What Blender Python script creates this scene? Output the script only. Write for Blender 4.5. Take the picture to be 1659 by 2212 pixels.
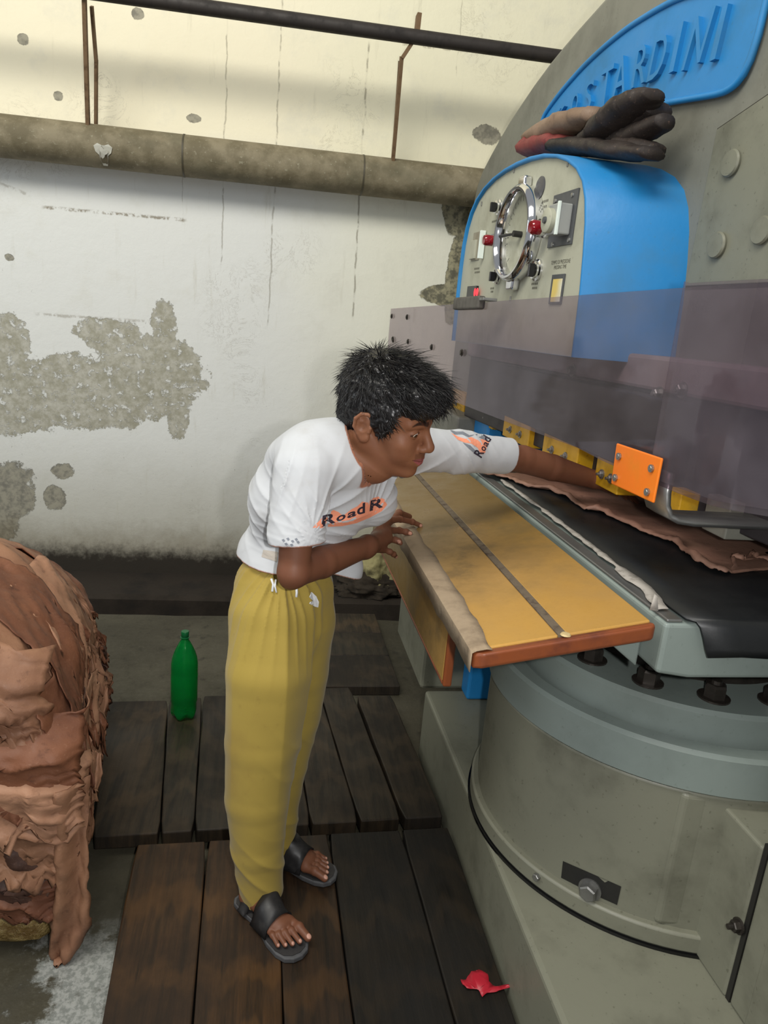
import bpy, bmesh, math, random
import numpy as np
from mathutils import Vector, Matrix, noise as mnoise
from mathutils.bvhtree import BVHTree

for o in list(bpy.data.objects):
    bpy.data.objects.remove(o, do_unlink=True)
SC = bpy.context.scene
COL = SC.collection
PI = math.pi

# ------------------------------------------------------------------ camera
YAW, PITCH, ROLL, FPX, EYE = 0.1757837, 0.25750715, 0.08787247, 1551.16, 1.45
_f = Vector((math.sin(YAW)*math.cos(PITCH), math.cos(YAW)*math.cos(PITCH), -math.sin(PITCH)))
_r = Vector((math.cos(YAW), -math.sin(YAW), 0)); _u = _r.cross(_f)
_R = _r*math.cos(ROLL) + _u*math.sin(ROLL)
_U = -_r*math.sin(ROLL) + _u*math.cos(ROLL)
cam = bpy.data.cameras.new('camera'); cam_ob = bpy.data.objects.new('camera', cam); COL.objects.link(cam_ob)
cam.sensor_fit = 'HORIZONTAL'; cam.sensor_width = 36.0; cam.lens = 36.0*FPX/1659.0
cam.clip_start = 0.02
cam_ob.matrix_world = Matrix(((_R.x, _U.x, -_f.x, 0), (_R.y, _U.y, -_f.y, 0), (_R.z, _U.z, -_f.z, EYE), (0, 0, 0, 1)))
SC.camera = cam_ob

# ------------------------------------------------------------------ light
SC.view_settings.view_transform = 'Standard'; SC.view_settings.look = 'None'
SC.view_settings.gamma = 1.0; SC.view_settings.use_curve_mapping = False
SC.view_settings.exposure = 0.0
world = bpy.data.worlds.new('world'); SC.world = world; world.use_nodes = True
bg = world.node_tree.nodes['Background']; bg.inputs[0].default_value = (0.93, 0.97, 1.0, 1); bg.inputs[1].default_value = 0.31

def area(name, loc, target, size, size_y, power, color=(1, 1, 1)):
    l = bpy.data.lights.new(name, 'AREA'); l.shape = 'RECTANGLE'; l.size = size; l.size_y = size_y
    l.energy = power; l.color = color
    o = bpy.data.objects.new(name, l); COL.objects.link(o); o.location = loc
    o.rotation_euler = (Vector(target)-Vector(loc)).to_track_quat('-Z', 'Y').to_euler()
    return o
# daylight from high openings behind and above the photographer, washing the upper wall
area('skylight', (-1.4, 0.3, 4.6), (0.0, 4.1, 2.4), 3.2, 1.4, 185, (1.0, 0.97, 0.88))
area('window_light', (-4.2, 1.4, 2.8), (0.3, 2.4, 1.2), 2.0, 1.6, 45, (0.88, 0.95, 1.0))
# the camera's own flash, beside the lens
fl = bpy.data.lights.new('camera_flash', 'AREA'); fl.shape = 'DISK'; fl.size = 0.035; fl.energy = 16; fl.color = (1.0, 0.985, 0.97)
fo = bpy.data.objects.new('camera_flash', fl); COL.objects.link(fo)
fo.location = Vector((0, 0, EYE)) + _R*0.10 + _U*0.015 + _f*0.03
fo.rotation_euler = (_f).to_track_quat('-Z', 'Y').to_euler()

# ------------------------------------------------------------------ projection of sight lines onto real planes
def ray(px, py):
    return _R*((px-829.5)/FPX) - _U*((py-1106)/FPX) + _f
def U(px, py, ax, val):
    d = ray(px, py); i = 'xyz'.index(ax); O = Vector((0, 0, EYE))
    return O + d*((val-O[i])/d[i])
def UPl(px, py, p0, n):
    d = ray(px, py); O = Vector((0, 0, EYE)); return O + d*((Vector(p0)-O).dot(n)/d.dot(n))

# ------------------------------------------------------------------ node helper
class S:
    """a socket with arithmetic"""
    def __init__(s, nt, sock): s.nt = nt; s.s = sock
    def _m(s, op, *a, clamp=False):
        n = s.nt.nodes.new('ShaderNodeMath'); n.operation = op; n.use_clamp = clamp
        for i, v in enumerate((s,)+a):
            if isinstance(v, S): s.nt.links.new(v.s, n.inputs[i])
            else: n.inputs[i].default_value = float(v)
        return S(s.nt, n.outputs[0])
    def __add__(s, o): return s._m('ADD', o)
    __radd__ = __add__
    def __sub__(s, o): return s._m('SUBTRACT', o)
    def __rsub__(s, o): return (s*-1)+o
    def __mul__(s, o): return s._m('MULTIPLY', o)
    __rmul__ = __mul__
    def __truediv__(s, o): return s._m('DIVIDE', o)
    def abs(s): return s._m('ABSOLUTE')
    def max(s, o): return s._m('MAXIMUM', o)
    def min(s, o): return s._m('MINIMUM', o)
    def pow(s, o): return s._m('POWER', o)
    def sqrt(s): return s._m('SQRT')
    def frac(s): return s._m('FRACT')
    def floor(s): return s._m('FLOOR')
    def sin(s): return s._m('SINE')
    def ss(s, a, b):
        n = s.nt.nodes.new('ShaderNodeMapRange'); n.interpolation_type = 'SMOOTHSTEP'
        s.nt.links.new(s.s, n.inputs['Value'])
        lo, hi = (a, b) if a < b else (b, a)
        n.inputs['From Min'].default_value = lo; n.inputs['From Max'].default_value = hi
        n.inputs['To Min'].default_value = 0 if a < b else 1; n.inputs['To Max'].default_value = 1 if a < b else 0
        return S(s.nt, n.outputs[0])

class Mat:
    def __init__(s, name, base=(.5, .5, .5), rough=.5, metal=0.0, spec=.5):
        s.m = bpy.data.materials.new(name); s.m.use_nodes = True; s.nt = s.m.node_tree
        s.b = s.nt.nodes['Principled BSDF']; s.tc = s.nt.nodes.new('ShaderNodeTexCoord')
        s.geo = s.nt.nodes.new('ShaderNodeNewGeometry')
        s.set(base=base, rough=rough, metal=metal, spec=spec)
        sp = s.nt.nodes.new('ShaderNodeSeparateXYZ'); s.nt.links.new(s.geo.outputs['Position'], sp.inputs[0])
        s.X, s.Y, s.Z = (S(s.nt, sp.outputs[i]) for i in range(3))
        s.pos = s.geo.outputs['Position']; s.obj = s.tc.outputs['Object']
    def inp(s, name, v):
        i = s.b.inputs[name]
        if isinstance(v, S): s.nt.links.new(v.s, i)
        elif isinstance(v, (tuple, list)): i.default_value = (v[0], v[1], v[2], 1) if len(v) == 3 else v
        else: i.default_value = v
    def set(s, **k):
        M = dict(base='Base Color', rough='Roughness', metal='Metallic', spec='Specular IOR Level', alpha='Alpha', trans='Transmission Weight', ior='IOR', coat='Coat Weight', sheen='Sheen Weight', sss='Subsurface Weight')
        for a, v in k.items(): s.inp(M[a], v)
        return s
    def objxyz(s):
        sp = s.nt.nodes.new('ShaderNodeSeparateXYZ'); s.nt.links.new(s.obj, sp.inputs[0])
        return tuple(S(s.nt, sp.outputs[i]) for i in range(3))
    def noise(s, scale, detail=4, rough=.55, stretch=None, off=(0, 0, 0), src=None, dist=0.0):
        n = s.nt.nodes.new('ShaderNodeTexNoise'); n.inputs['Scale'].default_value = scale
        n.inputs['Detail'].default_value = detail; n.inputs['Roughness'].default_value = rough; n.inputs['Distortion'].default_value = dist
        mp = s.nt.nodes.new('ShaderNodeMapping'); s.nt.links.new(src or s.pos, mp.inputs[0])
        mp.inputs['Location'].default_value = off
        if stretch: mp.inputs['Scale'].default_value = stretch
        s.nt.links.new(mp.outputs[0], n.inputs['Vector'])
        return S(s.nt, n.outputs[0])
    def voronoi(s, scale, feature='F1', stretch=None, src=None, off=(0, 0, 0)):
        n = s.nt.nodes.new('ShaderNodeTexVoronoi'); n.feature = feature; n.inputs['Scale'].default_value = scale
        mp = s.nt.nodes.new('ShaderNodeMapping'); s.nt.links.new(src or s.pos, mp.inputs[0]); mp.inputs['Location'].default_value = off
        if stretch: mp.inputs['Scale'].default_value = stretch
        s.nt.links.new(mp.outputs[0], n.inputs['Vector'])
        return S(s.nt, n.outputs[0])
    def mix(s, fac, a, b):
        n = s.nt.nodes.new('ShaderNodeMix'); n.data_type = 'RGBA'; n.clamp_factor = True
        for v, i in ((fac, n.inputs[0]), (a, n.inputs[6]), (b, n.inputs[7])):
            if isinstance(v, S): s.nt.links.new(v.s, i)
            elif isinstance(v, (tuple, list)): i.default_value = (v[0], v[1], v[2], 1)
            else: i.default_value = v
        return S(s.nt, n.outputs[2])
    def bump(s, h, strength=.3, dist=.01):
        n = s.nt.nodes.new('ShaderNodeBump'); n.inputs['Strength'].default_value = strength; n.inputs['Distance'].default_value = dist
        s.nt.links.new(h.s, n.inputs['Height']); s.nt.links.new(n.outputs[0], s.b.inputs['Normal']); return s

def rgb(r, g, b):
    f = lambda c: (c/255/12.92) if c/255 <= .04045 else ((c/255+.055)/1.055)**2.4
    return (f(r), f(g), f(b))

def grimy(name, col, dark, rough=.45, scale=6, amt=.6, metal=0, speck=0.0, bump=0.0, off=(0, 0, 0), spec=.5):
    """painted or plain surface with soft uneven dirt and small specks"""
    m = Mat(name, col, rough, metal, spec)
    n = m.noise(scale, 6, .6, off=off)
    c = m.mix(n.ss(.45, .75)*amt, col, dark)
    if speck:
        v = m.noise(90, 2, .5, off=off); c = m.mix(v.ss(.66, .74)*speck, c, dark)
    fine = m.noise(240, 2, .5, off=off)
    c = m.mix((fine-.5).abs()*.25, c, (col[0]*1.25, col[1]*1.25, col[2]*1.25))
    m.set(base=c, rough=n.ss(.3, .8)*.25+rough)
    if bump: m.bump(m.noise(55, 4, .6, off=off), bump, .003)
    return m.m

# ------------------------------------------------------------------ object helpers
def tag(o, label=None, cat=None, group=None, kind=None):
    if label: o['label'] = label
    if cat: o['category'] = cat
    if group: o['group'] = group
    if kind: o['kind'] = kind
    return o
def empty(name, loc=(0, 0, 0), rz=0.0, parent=None):
    o = bpy.data.objects.new(name, None); COL.objects.link(o); o.location = loc; o.rotation_euler = (0, 0, rz)
    o.empty_display_size = .05
    if parent: o.parent = parent
    return o
def obj(name, bm, mat, parent=None, smooth=False, bevel=0.0, seg=2, loc=None, angle=40):
    me = bpy.data.meshes.new(name)
    if isinstance(bm, bmesh.types.BMesh): bmesh.ops.recalc_face_normals(bm, faces=bm.faces); bm.to_mesh(me); bm.free()
    else: me.from_pydata(*bm); me.update()
    for m in (mat if isinstance(mat, (list, tuple)) else [mat]): me.materials.append(m)
    o = bpy.data.objects.new(name, me); COL.objects.link(o)
    if smooth == 'auto':
        me.shade_smooth()
        me.set_sharp_from_angle(angle=math.radians(angle))
    elif smooth: me.shade_smooth()
    if parent: o.parent = parent
    if loc: o.location = loc
    if bevel:
        b = o.modifiers.new('bevel', 'BEVEL'); b.width = bevel; b.segments = seg; b.limit_method = 'ANGLE'; b.angle_limit = math.radians(35)
    return o
def NB(): return bmesh.new()
def box(bm, a, b, M=None):
    """box between corners a and b"""
    vs = [Vector((x, y, z)) for x in (a[0], b[0]) for y in (a[1], b[1]) for z in (a[2], b[2])]
    if M: vs = [M @ v for v in vs]
    v = [bm.verts.new(p) for p in vs]
    for f in ((0, 1, 3, 2), (4, 6, 7, 5), (0, 4, 5, 1), (2, 3, 7, 6), (0, 2, 6, 4), (1, 5, 7, 3)): bm.faces.new([v[i] for i in f])
    return bm
def prism(bm, poly, vec):
    """closed polygon (3D points) swept by vec"""
    vec = Vector(vec); a = [bm.verts.new(Vector(p)) for p in poly]; b = [bm.verts.new(Vector(p)+vec) for p in poly]
    bm.faces.new(a); bm.faces.new(b[::-1]); n = len(poly)
    for i in range(n): bm.faces.new([a[i], b[i], b[(i+1) % n], a[(i+1) % n]])
    return bm
def lathe(bm, prof, c=(0, 0, 0), axis='z', n=48, a0=0.0, a1=2*PI, close=True, M=None):
    """profile list of (r, h)"""
    full = abs(a1-a0-2*PI) < 1e-6; k = n if full else n+1
    rings = []
    for r, h in prof:
        ring = []
        for i in range(k):
            t = a0+(a1-a0)*i/n; x, y = r*math.cos(t), r*math.sin(t)
            p = {'z': (x, y, h), 'x': (h, x, y), 'y': (x, h, y)}[axis]
            p = Vector(c)+Vector(p)
            if M: p = M @ p
            ring.append(bm.verts.new(p))
        rings.append(ring)
    for a, b in zip(rings, rings[1:]):
        for i in range(n if full else n):
            j = (i+1) % k
            if not full and i == n: continue
            try: bm.faces.new([a[i], a[j], b[j], b[i]])
            except ValueError: pass
    if close:
        for rg in (rings[0], rings[-1]):
            try: bm.faces.new(rg)
            except ValueError: pass
    return bm
def tube(bm, pts, rad, n=10, caps=True):
    pts = [Vector(p) for p in pts]; rings = []; prev = None
    for i, p in enumerate(pts):
        t = (pts[min(i+1, len(pts)-1)]-pts[max(i-1, 0)]).normalized()
        if prev is None:
            prev = t.orthogonal().normalized()
        prev = (prev-t*prev.dot(t)).normalized(); w = t.cross(prev)
        r = rad[i] if isinstance(rad, (list, tuple)) else rad
        rings.append([bm.verts.new(p+(prev*math.cos(2*PI*k/n)+w*math.sin(2*PI*k/n))*r) for k in range(n)])
    for a, b in zip(rings, rings[1:]):
        for k in range(n): bm.faces.new([a[k], a[(k+1) % n], b[(k+1) % n], b[k]])
    if caps: bm.faces.new(rings[0][::-1]); bm.faces.new(rings[-1])
    return bm
def hexbolt(bm, c, axis, r=.02, h=.02, shank=0.0, washer=0.0):
    """hex head on a washer, standing out from c along axis"""
    ax = Vector(axis).normalized(); a = ax.orthogonal().normalized(); b = ax.cross(a); c = Vector(c)
    def ring(rad, z, n): return [bm.verts.new(c+ax*z+(a*math.cos(2*PI*i/n)+b*math.sin(2*PI*i/n))*rad) for i in range(n)]
    if washer:
        w0, w1 = ring(washer, 0, 24), ring(washer, .004, 24)
        for i in range(24): bm.faces.new([w0[i], w0[(i+1) % 24], w1[(i+1) % 24], w1[i]])
        bm.faces.new(w1)
    h0, h1, h2 = ring(r, .003 if washer else 0, 6), ring(r, h*.86, 6), ring(r*.84, h, 6)
    for p, q in ((h0, h1), (h1, h2)):
        for i in range(6): bm.faces.new([p[i], p[(i+1) % 6], q[(i+1) % 6], q[i]])
    bm.faces.new(h2)
    if shank:
        s0, s1 = ring(r*.5, h, 12), ring(r*.45, h+shank, 12)
        for i in range(12): bm.faces.new([s0[i], s0[(i+1) % 12], s1[(i+1) % 12], s1[i]])
        bm.faces.new(s1)
    return bm
def fbm(x, y, z=0.0, o=4, s=1.0):
    return mnoise.fractal(Vector((x*s, y*s, z*s)), 0.9, 2.1, o)
def text_mesh(s, size=1.0, extrude=.01, bevel=0.0, shear=0.0, spacing=1.0, offset=0.0, res=3):
    """letters as (verts, faces) in the xy plane, centred"""
    c = bpy.data.curves.new('t', 'FONT'); c.body = s; c.size = size; c.extrude = extrude; c.bevel_depth = bevel; c.shear = shear
    c.space_character = spacing; c.offset = offset; c.align_x = 'CENTER'; c.align_y = 'CENTER'; c.resolution_u = res
    o = bpy.data.objects.new('t', c); COL.objects.link(o)
    dg = bpy.context.evaluated_depsgraph_get(); me = bpy.data.meshes.new_from_object(o.evaluated_get(dg))
    v = [x.co.copy() for x in me.vertices]; f = [tuple(p.vertices) for p in me.polygons]
    bpy.data.objects.remove(o, do_unlink=True); bpy.data.meshes.remove(me); bpy.data.curves.remove(c)
    return v, f
# =================================================================== SETTING
WALLY = 4.1; FLZ = -0.08
def wall_material():
    m = Mat('wall_plaster', (.8, .78, .7), .85)
    X, Z = m.X, m.Z
    nbig = m.noise(1.3, 5, .6); nmid = m.noise(5, 7, .65); nf = m.noise(26, 6, .7); nff = m.noise(110, 4, .6)
    # limewash: creamier high up, bluish white in the middle, dingy low down
    up = (Z+nbig*.25).ss(2.15, 2.45)
    c = m.mix(up, rgb(222, 223, 219), rgb(238, 230, 203))
    right = (X+nbig*.5).ss(.1, .9)
    c = m.mix(right*.5, c, rgb(232, 229, 200))
    c = m.mix(nmid.ss(.5, .75)*.35, c, rgb(205, 203, 190))
    low = (Z+nmid*.35).ss(1.0, .35)
    c = m.mix(low*.55, c, rgb(165, 160, 140))
    # vertical smears
    st = m.noise(9, 5, .7, stretch=(2.2, 1, .25)); c = m.mix(st.ss(.58, .8)*.35, c, rgb(178, 172, 150))
    # fine mildew dots, denser low on the wall
    dots = m.noise(60, 5, .75, stretch=(1, 1, .6))
    c = m.mix(dots.ss(.64, .7)*(Z.ss(2.2, .4)*.7+.15), c, rgb(110, 104, 88))
    # hairline cracks and peeled curls
    ck = m.voronoi(2.1, 'DISTANCE_TO_EDGE', stretch=(1, 1, .8), src=None)
    gate = m.noise(1.7, 3, .5, off=(7, 3, 1)).ss(.55, .68)
    crk = m.noise(6, 8, .75, dist=1.2); crk = (crk-.5).abs().ss(.012, .0)*gate
    c = m.mix(crk*.45, c, rgb(125, 116, 98))
    # vertical board-mark joints
    for px0, py0, px1, py1, wd, a in ((796, 95, 761, 690, .007, .75), (611, 0, 579, 700, .006, .6), (493, 20, 478, 580, .005, .6), (395, 300, 395, 480, .003, .4), (1000, 0, 985, 160, .004, .4)):
        p, q = U(px0, py0, 'y', WALLY), U(px1, py1, 'y', WALLY)
        k = (q.x-p.x)/(q.z-p.z)
        d = (X-(Z-p.z)*k-p.x+(m.noise(7, 4, .6, off=(px0, 0, 0))-.5)*.03).abs()
        seg = Z.ss(q.z-.02, q.z+.02)*Z.ss(p.z+.02, p.z-.02)
        brk = m.noise(14, 3, .6, off=(0, 0, px0)).ss(.4, .52)
        c = m.mix(d.ss(wd, wd*.3)*seg*(brk*.85+.15)*(a*.8), c, rgb(116, 108, 90))
    # horizontal scrape lines on the left
    for px0, py0, px1, py1, a in ((95, 447, 400, 475, .8), (80, 678, 330, 695, .45), (870, 95, 1190, 125, .5), (0, 395, 60, 420, .4)):
        p, q = U(px0, py0, 'y', WALLY), U(px1, py1, 'y', WALLY); k = (q.z-p.z)/(q.x-p.x)
        d = (Z-(X-p.x)*k-p.z+(nf-.5)*.03).abs()
        seg = X.ss(p.x-.02, p.x+.02)*X.ss(q.x+.02, q.x-.02)
        c = m.mix(d.ss(.012, .002)*seg*nf.ss(.42, .55)*a, c, rgb(120, 108, 85))
    # patches where the plaster has fallen off and the render shows
    def blob(px, py, rx, ry):
        p = U(px, py, 'y', WALLY); k = (WALLY/_f.y)/FPX
        return (((X-p.x)/(rx*k)).pow(2)+((Z-p.z)/(ry*k)).pow(2)).sqrt()*-1+1
    big = None
    for b in ((30, 850, 112, 84), (190, 848, 165, 74), (325, 806, 108, 84), (10, 760, 50, 60), (355, 715, 26, 60), (230, 715, 70, 26), (385, 905, 22, 45), (10, 730, 45, 50), (300, 760, 90, 30)):
        q = blob(*b); big = q if big is None else big.max(q)
    wob = (m.noise(11, 9, .72)-.5)*1.5
    wob2 = (m.noise(24, 8, .75, off=(9, 1, 2))-.5)*.9
    bm_ = (big*1.3+wob+wob2-.06).ss(0, .06)
    isl = m.noise(20, 8, .7, off=(3, 3, 3)); holes = isl.ss(.54, .60)*.85
    small = None
    for b in ((135, 1018, 26, 17), (118, 1075, 24, 30), (22, 1062, 52, 62), (0, 1110, 40, 60), (1052, 290, 30, 20), (418, 256, 14, 9), (222, 322, 18, 18), (20, 556, 9, 7), (125, 207, 9, 8), (297, 30, 12, 10), (50, 85, 10, 10)):
        q = blob(*b); small = q if small is None else small.max(q)
    sm_ = (small*.95+wob*.75+wob2*.7-.06).ss(0, .09)
    tr = None
    for b in ((992, 440, 34, 62), (985, 600, 22, 95), (970, 640, 60, 22)):
        q = blob(*b); tr = q if tr is None else tr.max(q)
    tm_ = (tr*1.5+wob*.7).ss(0, .1)
    cem = m.mix(nf.ss(.35, .7), rgb(150, 146, 126), rgb(186, 183, 170))
    cem = m.mix(nff.ss(.6, .7)*.4, cem, rgb(95, 92, 78))
    cem2 = m.mix(nf.ss(.35, .6), rgb(112, 109, 98), rgb(152, 147, 130))
    mask1 = bm_*(holes*-1+1)
    c = m.mix(mask1*.92, c, cem); c = m.mix(sm_*.92, c, cem2)
    c = m.mix(tm_*.9, c, m.mix(nf.ss(.4, .6), rgb(70, 66, 45), rgb(150, 143, 112)))
    # tide of dirt at the foot
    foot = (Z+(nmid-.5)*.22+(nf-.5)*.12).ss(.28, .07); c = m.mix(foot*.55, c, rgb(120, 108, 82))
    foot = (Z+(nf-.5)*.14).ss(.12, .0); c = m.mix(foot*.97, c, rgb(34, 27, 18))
    m.set(base=c, rough=.9)
    h = nmid*.35+nf*.12+nff*.04-mask1*.35-sm_*.4-tm_*.3
    m.bump(h, .55, .02)
    return m.m
bm = NB(); box(bm, (-5, WALLY, -1.0), (5, WALLY+.2, 5.5)); w = obj('wall_back', bm, wall_material()); tag(w, kind='structure')

def concrete_material():
    m = Mat('floor_concrete', rgb(52, 50, 40), .8)
    n = m.noise(2.2, 6, .6); f = m.noise(14, 7, .7); ff = m.noise(80, 4, .7)
    c = m.mix(n.ss(.35, .65), rgb(58, 54, 41), rgb(74, 70, 56)); c = m.mix(ff.ss(.5, .8)*.35, c, rgb(98, 94, 80))
    c = m.mix(f.ss(.55, .7)*.6, c, rgb(36, 34, 27))
    # pale spill of whitewash on the near left
    d = ((m.X+.33).pow(2)*9+(m.Y-1.3).pow(2)*1.6).sqrt()
    wsh = ((d*-1+.75)*.9+(m.noise(7, 8, .7)-.5)*1.8).ss(.25, .42)*m.Y.ss(1.62, 1.45)
    c = m.mix(wsh*.75, c, m.mix(ff.ss(.4, .6), rgb(132, 136, 132), rgb(170, 172, 168)))
    m.set(base=c, rough=f.ss(.3, .7)*.4+.5); m.bump(f*.6+ff*.2, .4, .01)
    return m.m
# floor: a slab that stops at an irregular edge in front of the wall gutter
CONC = concrete_material()
bm = NB()
edge = []
N = 60
for i in range(N+1):
    x = -4+8*i/N; edge.append((x, 3.50-.012*x+.025*fbm(x, 2, 0, 4, 2.0)))
top = [bm.verts.new((x, y, FLZ)) for x, y in edge]; bot = [bm.verts.new((x, y, FLZ-.12)) for x, y in edge]
fr = [bm.verts.new((x, -3, FLZ)) for x, y in edge]
for i in range(N):
    bm.faces.new([fr[i], fr[i+1], top[i+1], top[i]]); bm.faces.new([top[i], top[i+1], bot[i+1], bot[i]])
tag(obj('floor', bm, CONC), kind='structure')
GUT = grimy('gutter_black', rgb(20, 18, 14), rgb(10, 9, 7), .9, 8)  # near-black colour for the whole gutter floor
bm = NB(); box(bm, (-4, 3.3, -.26), (4, 4.1, -.19)); tag(obj('floor_gutter', bm, GUT), kind='structure')
# raised dark kerb along the foot of the wall
kerb = grimy('kerb_dirt', rgb(40, 32, 23), rgb(16, 13, 9), .85, 5, .8, bump=.5)
bm = NB()
for i in range(40):
    x0, x1 = -4+8*i/40, -4+8*(i+1)/40
bm.free() if False else None
prism(bm, [(-4, 3.74, -.19), (-4, 3.74, -.095), (-4, 3.78, -.08), (-4, 4.1, -.075), (-4, 4.1, -.19)], (8, 0, 0))
tag(obj('trim_1', bm, kerb), kind='structure')
# =================================================================== FLOOR BOARDS
def wood_floor(name, dark, mid, warm, off):
    m = Mat(name, mid, .6)
    ox, oy, oz = m.objxyz()
    g = m.noise(5, 8, .65, stretch=(9, .7, 1), src=m.obj, off=off); g2 = m.noise(16, 6, .7, stretch=(7, .5, 1), src=m.obj, off=off)
    wv = m.nt.nodes.new('ShaderNodeTexWave'); wv.wave_type = 'RINGS'; wv.rings_direction = 'X'
    mp = m.nt.nodes.new('ShaderNodeMapping'); mp.inputs['Location'].default_value = off; mp.inputs['Scale'].default_value = (9, 1.1, 3)
    m.nt.links.new(m.obj, mp.inputs[0]); m.nt.links.new(mp.outputs[0], wv.inputs[0]); wv.inputs['Scale'].default_value = 1.5; wv.inputs['Distortion'].default_value = 6; wv.inputs['Detail'].default_value = 3
    W = S(m.nt, wv.outputs[1])
    blot = m.noise(3.2, 6, .6, off=off)
    c = m.mix(g.ss(.3, .7), dark, mid); c = m.mix(W.ss(.55, .95)*.35, c, warm); c = m.mix(g2.ss(.55, .75)*.35, c, warm)
    c = m.mix(blot.ss(.42, .68)*.75, c, dark)
    # round knots
    kn = m.voronoi(2.1, 'F1', stretch=(2.2, .8, 1), src=m.obj, off=off); c = m.mix(kn.ss(.12, .05)*.8, c, (dark[0]*.4, dark[1]*.4, dark[2]*.4))
    m.set(base=c, rough=blot.ss(.3, .7)*.3+.42, spec=.35); m.bump(g*.6+g2*.4+W*.2, .35, .004)
    return m.m
BX = Vector((math.cos(.045), math.sin(.045), 0)); BY = Vector((-math.sin(.045), math.cos(.045), 0))
PALE = [wood_floor('worn_wood_a', rgb(30, 25, 19), rgb(62, 50, 36), rgb(82, 64, 44), (0, 0, 0)), wood_floor('worn_wood_b', rgb(26, 22, 17), rgb(52, 43, 32), rgb(70, 56, 40), (5, 2, 0)), wood_floor('worn_wood_c', rgb(24, 20, 15), rgb(46, 38, 28), rgb(62, 50, 36), (11, 4, 0))]
WARM = [wood_floor('brown_wood_a', rgb(34, 24, 14), rgb(66, 45, 26), rgb(92, 63, 33), (3, 7, 0)), wood_floor('brown_wood_b', rgb(24, 18, 12), rgb(50, 35, 22), rgb(74, 51, 28), (9, 1, 0)), wood_floor('oily_wood', rgb(14, 12, 9), rgb(28, 23, 17), rgb(44, 34, 22), (1, 9, 0))]
def board(fl, fr_, nl, nr, mat, label, group, th=.045):
    """one plank from its four top corners (far left, far right, near left, near right)"""
    c = (Vector(fl)+Vector(fr_)+Vector(nl)+Vector(nr))/4; c.z = -th
    bm = NB(); random.seed(int(abs(c.x)*999)+7)
    g = .0008
    d = [Vector(p)-c for p in (fl, fr_, nr, nl)]
    d[0].x += g; d[3].x += g; d[1].x -= g; d[2].x -= g
    # subdivide so that the long edges can wander a little
    K = 14; rows = []
    for i in range(K+1):
        t = i/K; L = d[0].lerp(d[3], t); R = d[1].lerp(d[2], t)
        wl = .0008+.0008*math.sin(t*17+c.x*31)+(.005 if i in (0, K) else 0); wr = .0008+.0008*math.sin(t*13+c.x*57)+(.005 if i in (0, K) else 0)
        L = L+Vector((wl, 0, 0)); R = R-Vector((wr, 0, 0))
        rows.append([bm.verts.new((p.x, p.y, z)) for p, z in ((L, th), (R, th), (R, 0), (L, 0))])
    for a, b in zip(rows, rows[1:]):
        for k in range(4): bm.faces.new([a[k], a[(k+1) % 4], b[(k+1) % 4], b[k]])
    bm.faces.new(rows[0]); bm.faces.new(rows[-1][::-1])
    o = obj('floor_board', bm, mat, bevel=.004); o.location = c
    tag(o, label, 'floorboard', group)
def zt(px, py): p = U(px, py, 'z', 0); return (p.x, p.y, 0)
far = [(-.535, 2.51, -.425, 1.797), (-.315, 2.52, -.243, 1.80), (-.197, 2.53, -.165, 1.80), (0.0, 2.545, -.02, 1.805)]
fx = [(-.535, -.425), (-.315, -.243), (-.190, -.150), (-.02, .03), (.14, .185), (.262, .330), (.392, .462)]
flab = ['broad worn plank at the left end of the far row, beside the hide pile', 'worn plank the green bottle stands on', 'narrow worn plank just right of the green bottle', 'worn plank of the far row behind the yellow trousers', 'worn plank of the far row right behind the trousers', 'worn plank of the far row ending in a squared corner at the dark gap']
for i in range(6):
    a, b = fx[i], fx[i+1]; yf = 2.52+.02*i
    board((a[0], yf, 0), (b[0], yf+.008, 0), (a[1], 1.79+.006*i, 0), (b[1], 1.795+.006*i, 0), PALE[i % 3], flab[i], 'floorboards of the far row')
board((.408, 2.56, 0), (.553, 2.562, 0), (.466, 1.825, 0), (.597, 1.83, 0), PALE[2], 'shorter round-cornered worn plank beside the press base', 'floorboards of the far row')
nx = [(-.303, -.255, -.24), (-.109, -.079, -.075), (.087, .100, .103), (.235, .252, .255), (.452, .474, .474), (.600, .596, .596)]
nlab = ['warm brown knotty plank nearest the hide pile', 'warm brown grained plank under the near sandal heel', 'dark plank in front of the near sandal', 'oil-dark plank with the long seam right of the sandals', 'oil-black plank under the red scrap beside the press base']
for i in range(5):
    a, b = nx[i], nx[i+1]
    board((a[0], 1.752+.006*i, 0), (b[0], 1.756+.006*i, 0), (a[1], .55, 0), (b[1], .55, 0), WARM[[0, 0, 1, 2, 2][i]], nlab[i], 'floorboards of the near row')
# bearer hidden under the boards and showing in the gap at the far end
BE = grimy('bearer_dark', rgb(18, 15, 12), rgb(8, 7, 6), .9)
bm = NB(); box(bm, (-.38, 1.9, FLZ), (.58, 1.98, -.0455)); tag(obj('timber_bearer', bm, BE), 'dark timber bearer under the far row of floorboards', 'timber')
bm = NB(); box(bm, (-.28, .8, FLZ), (.58, .88, -.0455)); tag(obj('timber_bearer', bm, BE), 'dark timber bearer under the near row of floorboards', 'timber')
bm = NB(); box(bm, (-.28, 1.6, FLZ), (.58, 1.68, -.0455)); tag(obj('timber_bearer', bm, BE), 'dark timber bearer under the far ends of the near floorboards', 'timber')
# loose low planks lying across in front of the wall gutter, behind the boy
for k, (ya, yb, lb) in enumerate(((2.70, 2.985, 'dark cross plank behind the boy, nearest the floorboards'), (2.99, 3.235, 'dark cross plank behind the boy, middle of three'), (3.24, 3.47, 'dark cross plank behind the boy, beside the wall gutter'))):
    bm = NB(); box(bm, (.10, ya, FLZ+.001), (.615, yb, FLZ+.045)); tag(obj('cross_plank', bm, PALE[(k+1) % 3], bevel=.004), lb, 'plank', 'cross planks by the gutter')
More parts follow.
